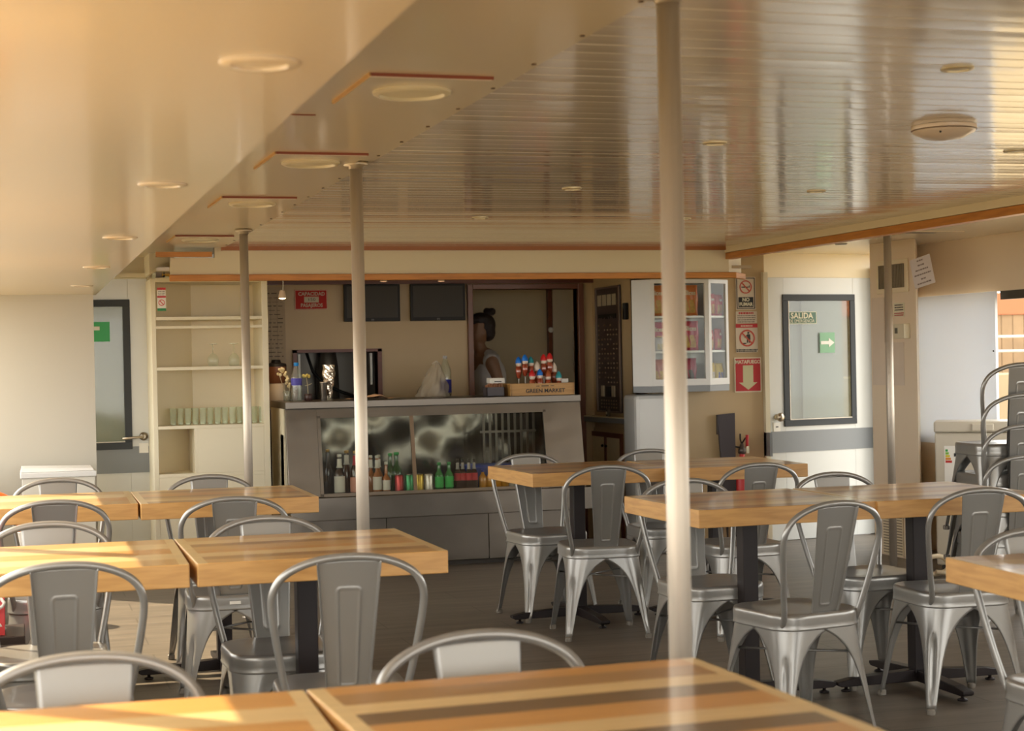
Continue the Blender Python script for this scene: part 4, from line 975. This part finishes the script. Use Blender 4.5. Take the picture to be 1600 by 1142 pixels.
# ================================================================== RIGHT SIDE WALL THINGS (face -x)
def pl(name, label, cat, y, z, x=5.588): return thing(name, label, cat, (x, y, z), R(-90))
t = pl('air_vent', 'square slatted air vent at the top of the right wall section', 'vent', 9.935, 1.862)
MB().box(-.205, .205, -.012, 0, -.11, .11).build('frame', CREAM, t, bevel=.003)
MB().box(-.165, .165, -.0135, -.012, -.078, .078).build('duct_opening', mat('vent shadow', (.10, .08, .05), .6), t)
mb = MB()
for k in range(16): mb.box(-.163 + k * .021, -.157 + k * .021, -.020, -.0135, -.078, .078)
mb.build('louvre', mat('vent slats', (.30, .25, .17), .5), t)
t = pl('notice', 'small notice with red print above the thermostat', 'sign', 9.862, 1.638)
MB().box(-.072, .072, -.002, 0, -.046, .046).build('sheet', CREAMP, t)
lines(t, 3, .11, .032, .016, .007, INK, y=-.003, seed=3); lines(t, 2, .12, -.022, .013, .007, RED, y=-.003, seed=6, name='red_print')
t = pl('thermostat', 'cream thermostat box with small window on the right wall section', 'thermostat', 9.80, 1.497)
MB().box(-.075, .075, -.045, 0, -.048, .048).build('case', CREAM2, t, bevel=.004)
MB().box(-.045, -.010, -.0465, -.045, -.015, .022).build('display', mat('dark display', (.10, .10, .07), .3), t)
t = pl('wall_chart', 'large faded translucent chart sheet behind the right pole', 'chart', 10.03, 1.43)
FP = mat('faded film', (.72, .61, .49), .5, noise=.08, nscale=6)
MB().box(-.20, -.03, -.002, 0, -.29, .30).build('sheet', FP, t)
MB().box(-.03, .22, -.002, 0, -.29, -.005).build('sheet', FP, t)
t = pl('floor_vent', 'louvred vent low on the right wall section', 'vent', 9.99, .155)
MB().box(-.13, .13, -.006, 0, -.145, .145).build('frame', CREAM, t)
mb = MB()
for k in range(15): mb.box(-.12, .12, -.010, -.006, -.135 + k * .0185, -.127 + k * .0185)
mb.build('louvre', mat('vent slats', (.30, .25, .17), .5), t)
t = thing('paper_note', 'tilted white paper notice by the top corner of the right window panel', 'notice', (5.60, 9.58, 1.875), R(-68))
T = Matrix.Rotation(R(-13), 4, 'Y')
MB().box(-.082, .082, -.002, 0, -.095, .095, T).build('sheet', mat('lilac white paper', (.66, .60, .58), .6), t)
mb = MB(); r_ = random.Random(9)
for k, (w, z) in enumerate(((.05, .075), (.05, .045), (.10, .015), (.13, -.015), (.04, -.045), (.11, -.072))):
    x = -w / 2
    while x < w / 2: q = r_.uniform(.008, .02); mb.box(x, min(x + q, w / 2), -.0035, -.002, z - .005, z + .004, T); x += q + .005
mb.build('print', mat('faint ink', (.25, .20, .18), .6), t)
t = thing('chest_freezer', 'white chest freezer with energy label under the right window', 'freezer', (5.774, 9.21, 0), R(-33))
MB().box(-.27, .255, -.27, .0, .05, .86).build('body', mat('freezer enamel', (.52, .47, .37), .35), t, bevel=.01)
ld = MB().box(-.275, .26, -.285, .0, .862, .93).build('lid', mat('freezer enamel', (.52, .47, .37), .35), t, bevel=.012)
MB().box(-.05, .08, -.30, -.284, .87, .915).build('handle', mat('freezer enamel', (.52, .47, .37), .35), ld, bevel=.006)
MB().box(-.24, .24, -.25, -.02, 0, .05).build('plinth', DARK, t)
lb_ = MB().box(-.215, -.135, -.2715, -.270, .56, .78).build('energy_label', PAPER, t)
for k, c in enumerate(((.02, .30, .06), (.20, .45, .05), (.60, .50, .02), (.60, .22, .02), (.50, .03, .02))):
    MB().box(-.208, -.194 + .006 * k, -.273, -.2715, .745 - k * .017, .759 - k * .017).build('rating_arrow', mat('rate %d' % k, c, .5), lb_)
MB().box(-.158, -.144, -.273, -.2715, .715, .735).build('rating_mark', INK, lb_)
t = thing('hose_coil', 'coiled cream hose on the floor beside the freezer', 'hose', (5.28, 8.93, 0))
mb = MB()
mb.tube([(.09 * math.cos(a) - .0, .02 + .012 * math.sin(3 * a), .075 + .055 * math.sin(a)) for a in [k * 2 * PI / 24 for k in range(24)]], .015, 10, closed=True)
mb.tube([(.0, .01, .035), (.10, .0, .02), (.26, .02, .018)], .015, 10)
mb.build('hose_tube', mat('cream hose', (.60, .50, .34), .5), t)
MB().tube([(.255, .02, .018), (.285, .02, .018)], .019, 10).build('coupling', BRASS, t)

# ================================================================== CEILING THINGS
def ring_light(x, y, z, r, lab, grp, m1, name='ceiling_downlight', proud=.006):
    ml = SOFF if m1 is SOFF else mat('unlit lens', (.42, .38, .28), .3)
    t = thing(name, lab, 'ceiling light', (x, y, z), 0, grp)
    MB().lathe([(r, 0), (r, -proud * .5), (r * .9, -proud), (r * .72, -proud), (r * .70, -.001)], (0, 0, 0), 32).build('trim_ring', m1, t, smooth=50)
    MB().lathe([(r * .70, -.0015), (r * .4, -.003), (.001, -.0035)], (0, 0, 0), 24).build('lens', ml, t, smooth=60)
for k, (y, w) in enumerate(((2.585, 'nearest round downlight'), (4.36, 'second nearest round downlight'), (6.17, 'third round downlight'), (7.99, 'fourth round downlight'), (9.80, 'farthest round downlight'))):
    ring_light(.37, y, 1.8295, .062, w + ' in the low cream soffit at the left', 'downlights in the left soffit', SOFF)
BR2 = mat('pale brass ring', (.55, .46, .28), .3, metal=.3)
for x, y, w in ((2.37, 3.86, 'nearest small round downlight, top right of the plank ceiling'), (3.57, 5.43, 'small round downlight at the right edge, beyond the smoke detector'), (3.50, 6.90, 'small round downlight on the reflections of the emergency door'),
                (2.33, 6.90, 'small round downlight in the middle of the plank ceiling'), (2.34, 5.37, 'small round downlight right of the front pole'), (2.32, 8.36, 'small round downlight on the far planks above the televisions'), (3.45, 8.36, 'small round downlight on the far planks above the white cabinet')):
    ring_light(x, y, ZC - .0002, .043, w, 'downlights in the plank ceiling', BR2)
t = thing('smoke_detector', 'large white dome detector on the plank ceiling at the right', 'detector', (2.93, 4.86, ZC - .001))
MB().lathe([(.105, 0), (.105, -.012), (.098, -.022), (.06, -.040), (.001, -.048)], (0, 0, 0), 32).build('dome', mat('detector white', (.66, .56, .48), .3), t, smooth=50)
MB().lathe([(.1055, -.012), (.1065, -.014), (.1045, -.016)], (0, 0, 0), 32).build('seam', mat('seam', (.2, .14, .1), .5), t)
MB().ball((-.055, -.07, -.028), .004, 8).build('lamp', INK, t)
for k, (y, w) in enumerate(((4.40, 'nearest square hatch with round speaker'), (6.00, 'second square hatch with round speaker, just before the middle pole'), (7.55, 'third square hatch with round speaker'), (9.75, 'farthest square hatch with round speaker'))):
    t = thing('speaker_hatch', w + ' in the smooth ceiling strip', 'speaker', (1.03, y, ZC - .006), R(1), 'speaker hatches in the smooth ceiling strip')
    MB().box(-.16, .16, -.24, .22, -.010, 0).build('panel', CEILS, t)
    MB().box(-.164, .164, -.246, -.240, -.008, 0).build('front_gap', mat('red brown gap', (.22, .05, .02), .6), t)
    MB().box(-.166, -.160, -.246, .22, -.009, 0).build('side_strip', mat('orange strip', (.62, .38, .14), .5), t)
    MB().lathe([(.105, -.010), (.105, -.016), (.095, -.021), (.088, -.021), (.084, -.013), (.001, -.015)], (0, -.03, 0), 36).build('grille', mat('grille cream', (.64, .58, .42), .4), t, smooth=50)
struct(MB().box(.55, .86, 4.88, 4.886, ZC - .009, ZC - .006).build('trim_18', mat('red brown gap', (.22, .05, .02), .6)), 'dark sheet joint in the ceiling strip')
t = thing('ceiling_hatch', 'thin framed hatch with dark slot in the white ceiling near the emergency door', 'hatch', (5.25, 9.35, ZC - .004))
MB().box(-.30, .35, -.28, .28, -.006, 0).build('panel', CEILS, t, bevel=.001)
MB().box(-.05, .20, -.20, -.17, -.008, -.006).build('slot', BLACK, t)
t = thing('ceiling_downlight', 'small round light in the white ceiling before the emergency door', 'ceiling light', (5.35, 10.2, ZC - .004), 0, None)
MB().lathe([(.04, 0), (.04, -.004), (.03, -.006), (.001, -.006)], (0, 0, 0), 24).build('trim_ring', mat('grey ring', (.40, .38, .34), .4), t)
# spot lamps of the bar ceiling
def spot(x, y, lit, lab, hang=0.):
    t = thing('spot_lamp', lab, 'spot lamp', (x, y, 1.954), 0, 'small spot lamps over the bar')
    MB().lathe([(.045, 0), (.045, -.006), (.035, -.010), (.001, -.010)], (0, 0, 0), 20).build('ceiling_rose', mat('pale rose', (.6, .5, .38), .4), t)
    z = -.018 - hang; q = 1 if lit else .35
    if hang: MB().tube([(0, 0, -.01), (.008, 0, -.05), (.006, 0, z)], .003, 6).build('cable', PAPER, t)
    MB().lathe([(.012, z), (.018, z - .008 * q), (.026, z - .045 * q), (.027, z - .055 * q), (.022, z - .05 * q)], (0, 0, 0), 16).build('shade', mat('warm white shade', (.7, .55, .42), .4), t)
    MB().lathe([(.022, z - .048 * q), (.020, z - .056 * q), (.001, z - .060 * q)], (0, 0, 0), 14).build('bulb', mat('lit bulb', (1, .72, .42), .4, emit=28) if lit else mat('unlit bulb with added glow', (1, .55, .3), .4, emit=1.2), t)  # bulbs of the unlit spots carry a weak added glow
spot(1.70, 11.05, True, 'lit spot lamp hanging on a cable at the left of the bar', .085)
for x, y, w in ((2.49, 10.66, 'unlit spot lamp just behind the fascia above the left television'), (3.26, 10.66, 'unlit spot lamp just behind the fascia above the pantry doorway'), (2.45, 11.35, 'small ceiling spot right behind the middle pole'), (2.86, 11.35, 'small ceiling spot above the right television')):
    spot(x, y, False, w)
pd = bpy.data.lights.new('spot lamp glow', 'SPOT'); pd.energy = 9; pd.color = (1, .72, .42); pd.spot_size = R(110); pd.shadow_soft_size = .02
po = bpy.data.objects.new('spot_lamp_glow', pd); COL.objects.link(po); po.location = (1.706, 11.05, 1.78)

# ================================================================== LEFT SIDE THINGS
t = thing('storage_box', 'white storage box standing before the left partition', 'box', (.24, 10.72, 0))
MB().box(-.215, .215, -.16, .16, 0, .70).build('body', mat('grey white box', (.60, .58, .50), .5), t, bevel=.004)
MB().box(-.225, .225, -.17, .17, .70, .735).build('lid', WHITE, t, bevel=.006)
t = thing('paper_sheet', 'stack of bright white paper lying on the storage box', 'paper', (.24, 10.72, .7365))
MB().prism([(-.22, 0), (.21, 0), (.20, .016), (-.215, .026)], -.15, .14, 'y').build('sheets', PAPER, t)
t = thing('life_ring', 'orange and white life ring leaning on the left wall', 'life ring', (-.20, 9.45, 0), R(-6))
def ring(nm, m_, a0, a1, r=.045):
    pts = [(.235 * math.cos(a0 + (a1 - a0) * k / 14), .06, .44 + .235 * math.sin(a0 + (a1 - a0) * k / 14)) for k in range(15)]
    MB().tube(pts, r, 14).build(nm, m_, t)
for k in range(4):
    ring('orange_section', mat('life ring orange', (.75, .13, .02), .5), R(90 * k + 12), R(90 * k + 78))
    ring('white_section', PAPER, R(90 * k - 12), R(90 * k + 12), .047)
MB().box(-.26, .10, -.02, .14, 0, .15).build('rack_foot', BLACKM, t)
t = thing('life_jacket', 'red life jacket bundle with white cord on the dark crate at the left', 'life jacket', (-.185, 6.47, .403))
mb = MB(); r_ = random.Random(2)
mb.grid(lambda u, v: Vector(((u - .5) * .26, .12 * math.cos(PI * v) * (1 + .1 * math.sin(u * 14)), .20 * math.sin(PI * v) * (1 - .6 * abs(u - .5) ** 2) * (1 + .12 * math.sin(u * 17 + 2 * v)))), 20, 14)
mb.build('padding', mat('life jacket red', (.50, .03, .03), .6), t)
MB().tube([(.10 + .03 * math.cos(k * .8), -.11 - .012 * math.sin(k * 1.1), .02 + .012 * k) for k in range(12)], .006, 8).build('cord', PAPER, t)
for yy, xx, zz, lb in ((6.47, -.185, .40, 'dark crate holding the red life jacket at the left edge'), (4.30, -.20, .42, 'dark ridged metal trunk at the bottom left behind the sunlit table')):
    t = thing('dark_trunk', lb, 'trunk', (xx, yy, 0), 0)
    MB().box(-.18, .20, -.15, .15, 0, zz).build('body', mat('dark ridged metal', (.05, .035, .03), .35, metal=.4), t, bevel=.004)
    mb = MB()
    for k in range(5): mb.box(-.185, .205, -.156, -.15, .04 + k * zz / 5.4, .075 + k * zz / 5.4)
    mb.build('ridges', mat('dark ridge', (.11, .085, .07), .3, metal=.6), t, bevel=.003)
    if yy < 5: MB().tube([(-.08, -.156, .30), (-.06, -.18, .34), (.08, -.18, .345), (.10, -.156, .30)], .008, 8).build('handle', ALU, t)

# ================================================================== PANTRY AND KITCHEN
struct(MB().box(4.27, 4.62, 13.20, 13.235, 1.05, 2.0).box(4.27, 4.62, 13.20, 13.235, 0, 1.0).build('door_3', mat('pantry door white', (.50, .46, .36), .4)), 'pale inner door seen in the pantry')
struct(MB().box(4.23, 4.262, 13.19, 13.245, 0, 2.04).build('trim_19', REDWOOD), 'dark jamb of the inner door')
t = thing('paper_dispenser', 'pale wall dispenser on the inner pantry door', 'dispenser', (4.50, 13.196, 1.42))
MB().box(-.06, .09, -.05, 0, -.17, .17).build('case', mat('dispenser case', (.52, .46, .36), .4), t, bevel=.006)
MB().box(-.045, .09, -.053, -.05, .09, .13).build('slot', BLACK, t)
t = thing('round_button', 'round white disc on the pantry wall beside the inner door', 'button', (4.245, 13.185, 1.60))
MB().lathe([(.022, 0), (.022, .008), (.001, .012)], (0, 0, 0), 20, Matrix.Rotation(R(90), 4, 'X')).build('disc', PAPER, t)
t = thing('kitchen_hose', 'dark curved hose inside the serving hatch', 'hose', (2.12, 12.62, .0))
MB().tube([(-.02, 0, 1.50), (.0, -.06, 1.40), (.03, -.08, 1.30), (.12, -.08, 1.20), (.25, -.08, 1.14), (.42, -.08, 1.08)], .012, 8).build('hose_tube', BLACK, t)
MB().tube([(-.02, 0, 1.50), (-.02, 0, 1.95)], .018, 8).build('riser', BLACKM, t)
t = thing('kitchen_boiler', 'grey metal boiler column inside the serving hatch', 'boiler', (2.28, 12.55, 0))
MB().lathe([(.09, 0), (.09, 1.02), (.085, 1.30), (.06, 1.5), (.03, 1.55)], (0, .1, 0), 20).build('column', mat('kitchen grey', (.25, .22, .17), .35, metal=.6), t, smooth=50)
MB().lathe([(.092, 1.0), (.096, 1.01), (.096, 1.03), (.092, 1.04)], (0, .1, 0), 20).build('band', BLACKM, t)
struct(MB().box(1.955, 1.972, 12.03, 12.06, 1.0, 1.43).box(2.485, 2.50, 12.03, 12.06, 1.20, 1.43).build('window_4', mat('bright strip', (.70, .70, .66), .4)), 'pale strips at both sides of the serving hatch')

# ---- the woman in the pantry: one continuous body grown from joints
pw = thing('person', 'person with dark hair in a bun and white sleeveless top, head bowed, in the pantry', 'person', (3.50, 12.62, 0))
SKIN = mat('skin', (.30, .155, .085), .5)
JR = {'pel': ((.04, 0, .93), .13), 'wai': ((.05, 0, 1.05), .115), 'ches': ((.045, 0, 1.22), .125), 'upc': ((.02, 0, 1.355), .105), 'neck': ((-.015, 0, 1.445), .052), 'nk2': ((-.035, 0, 1.50), .048),
      'hd': ((-.035, 0, 1.56), .075), 'hd2': ((-.015, 0, 1.64), .085), 'ls': ((.03, -.145, 1.345), .058), 'le': ((.10, -.175, 1.10), .043), 'lw': ((-.06, -.165, .98), .030),
      'rs': ((.03, .145, 1.345), .058), 're': ((.08, .175, 1.10), .043), 'rw': ((-.10, .12, 1.0), .030),
      'lh': ((.04, -.085, .82), .10), 'lk': ((.01, -.09, .48), .065), 'la': ((.06, -.09, .09), .042), 'lt': ((-.09, -.10, .045), .036),
      'rh': ((.04, .085, .82), .10), 'rk': ((.01, .09, .48), .065), 'ra': ((.06, .09, .09), .042), 'rt': ((-.09, .10, .045), .036)}
JE = [('pel', 'wai'), ('wai', 'ches'), ('ches', 'upc'), ('upc', 'neck'), ('neck', 'nk2'), ('nk2', 'hd'), ('hd', 'hd2'), ('upc', 'ls'), ('ls', 'le'), ('le', 'lw'), ('upc', 'rs'), ('rs', 're'), ('re', 'rw'),
      ('pel', 'lh'), ('lh', 'lk'), ('lk', 'la'), ('la', 'lt'), ('pel', 'rh'), ('rh', 'rk'), ('rk', 'ra'), ('ra', 'rt')]
mb = MB()
def capsule(mb, a, b, ra, rb, n=14, sy=1.):
    a, b = Vector(a), Vector(b); pts = []; rs_ = []; d = (b - a); L_ = d.length; dn = d.normalized()
    for k in range(5): th = PI / 2 * k / 5; pts.append(a - dn * ra * math.cos(th)); rs_.append(max(.002, ra * math.sin(th)))
    for k in range(5): pts.append(a + d * k / 4); rs_.append(ra + (rb - ra) * k / 4)
    for k in range(1, 6): th = PI / 2 * k / 5; pts.append(b + dn * rb * math.sin(th)); rs_.append(max(.002, rb * math.cos(th)))
    mb.tube(pts, 0, n, rr=rs_)
for a, b in JE: capsule(mb, JR[a][0], JR[b][0], JR[a][1], JR[b][1])
for sy in (-.055, .055): mb.ball((.045, sy, 1.22), (.115, .12, .17), 16); mb.ball((.04, sy, .95), (.12, .12, .15), 16)
mb.ball((-.02, 0, 1.60), (.092, .072, .112), 18)          # skull
mb.ball((-.075, 0, 1.55), (.045, .048, .062), 14)         # jaw and cheeks
mb.ball((-.125, 0, 1.575), (.020, .013, .018), 10)        # nose
mb.ball((-.112, 0, 1.535), (.014, .022, .012), 10)        # lips
mb.ball((-.100, 0, 1.505), (.022, .024, .018), 10)        # chin
for s in (-1, 1):
    mb.ball((-.005, s * .073, 1.575), (.018, .010, .028), 10)   # ears
# hands: palm, four fingers and a thumb each
for s, wr in ((-1, Vector(JR['lw'][0])), (1, Vector(JR['rw'][0]))):
    pc = wr + Vector((-.055, 0, -.03)); mb.ball(pc, (.045, .036, .018), 12)
    for k in range(4):
        b0 = pc + Vector((-.030, (k - 1.5) * .018, 0)); ln = (.030, .036, .034, .026)[k]
        m1 = b0 + Vector((-ln, 0, -.012)); m2 = m1 + Vector((-ln * .6, 0, -.022)); capsule(mb, b0, m1, .0085, .008, 8); capsule(mb, m1, m2, .008, .007, 8)
    th = pc + Vector((.01, -s * .03, -.004)); capsule(mb, th, th + Vector((-.035, -s * .022, -.012)), .010, .008, 8)
body = mb.build('body', SKIN, pw, mods=[('REMESH', dict(mode='VOXEL', voxel_size=.0075, use_smooth_shade=True)), ('SMOOTH', dict(factor=.6, iterations=5))])
bake(body)
for s in (-1, 1):
    MB().ball((-.098, s * .030, 1.590), .011, 10).build('eye', mat('eye', (.10, .06, .05), .2), pw)
mb = MB(); mb.ball((.012, 0, 1.635), (.098, .084, .098), 20); mb.ball((.045, 0, 1.575), (.062, .07, .07), 16); mb.ball((-.055, 0, 1.668), (.060, .074, .050), 14); mb.ball((-.01, 0, 1.66), (.095, .086, .075), 16)
bake(mb.build('hair', mat('dark brown hair', (.028, .016, .014), .45, bump=.4, bscale=60, stretch=(1, 1, 4)), pw, mods=[('REMESH', dict(mode='VOXEL', voxel_size=.007, use_smooth_shade=True)), ('SMOOTH', dict(factor=.6, iterations=4))]))
mb = MB()
for k in range(9): a = k * 2.4; mb.ball((.062 + .022 * math.cos(a), .022 * math.sin(a), 1.735 + .012 * math.sin(k * 1.7)), (.030, .026, .024), 10)
bake(mb.build('hair_bun', mat('dark brown hair', (.028, .016, .014), .45, bump=.4, bscale=60, stretch=(1, 1, 4)), pw, mods=[('REMESH', dict(mode='VOXEL', voxel_size=.006, use_smooth_shade=True))]))
MB().tube([(.058 + .03 * math.cos(k * .52), .03 * math.sin(k * .52), 1.712) for k in range(12)], .005, 6, closed=True).build('hair_tie', mat('pale tie', (.45, .35, .35), .5), pw)
mb = MB(); capsule(mb, (.045, 0, .96), (.05, 0, 1.06), .145, .130, 18); capsule(mb, (.05, 0, 1.06), (.042, 0, 1.24), .130, .132, 18)
for sy in (-1, 1): capsule(mb, (.035, sy * .05, 1.350), (.030, sy * .128, 1.350), .098, .066, 14)
for sy in (-.06, .06): mb.ball((.045, sy, 1.22), (.125, .126, .178), 18); mb.ball((.045, sy, 1.0), (.132, .12, .17), 16); capsule(mb, (.04, sy, 1.20), (.018, sy * 1.5, 1.365), .095, .052, 14)
bake(mb.build('top', mat('white cotton', (.62, .60, .58), .7), pw, mods=[('REMESH', dict(mode='VOXEL', voxel_size=.008, use_smooth_shade=True)), ('SMOOTH', dict(factor=.5, iterations=4))]))
mb = MB(); mb.ball((.045, 0, .93), (.15, .20, .14), 18)
for a, b in (('lh', 'lk'), ('lk', 'la'), ('rh', 'rk'), ('rk', 'ra')): capsule(mb, JR[a][0], JR[b][0], JR[a][1] + .022, JR[b][1] + .022)
bake(mb.build('trousers', mat('dark trousers', (.02, .018, .025), .7), pw, mods=[('REMESH', dict(mode='VOXEL', voxel_size=.010, use_smooth_shade=True))]))

# ================================================================== OUTSIDE, seen through the right window
WAT = mat('harbour water', (.30, .24, .14), .15, bump=.5, bscale=1.2)
w_ = MB().box(-60, 140, -60, 160, -1.62, -1.6).build('water', WAT); w_['kind'] = 'structure'; w_['label'] = 'brown harbour water around the boat'
q_ = MB().box(11, 75, 33, 80, -1.55, .80).build('quay', mat('sandy quay', (.26, .20, .12), .7, noise=.3, nscale=.6)); q_['kind'] = 'structure'; q_['label'] = 'sandy coloured quay across the water'
t = thing('plank_fence', 'tall fence of pale planks with orange top on the far quay', 'fence', (30, 36, .8))
mb = MB()
for k in range(110): mb.box(-18 + k * .32, -17.70 + k * .32, 0, .08, 0, 1.45 + .03 * (k % 3))
mb.build('planks', mat('pale plank', (.24, .155, .08), .7, noise=.3, nscale=2), t)
MB().box(-18, 17, -.05, .02, 1.42, 1.95).build('orange_board', mat('orange board', (.42, .11, .04), .6), t)
t = thing('white_railing', 'white painted railing on the quay in front of the plank fence', 'railing', (30, 34.5, .8))
mb = MB()
for z in (.52, .86): mb.tube([(-10, 0, z), (18, 0, z)], .028, 8)
mb.build('rails', mat('rail white', (.5, .5, .46), .5), t)
for k in range(12):
    MB().tube([(-9 + k * 2.4, 0, .002), (-9 + k * 2.4, 0, .88)], .03, 8).build('post', PAPER, t)
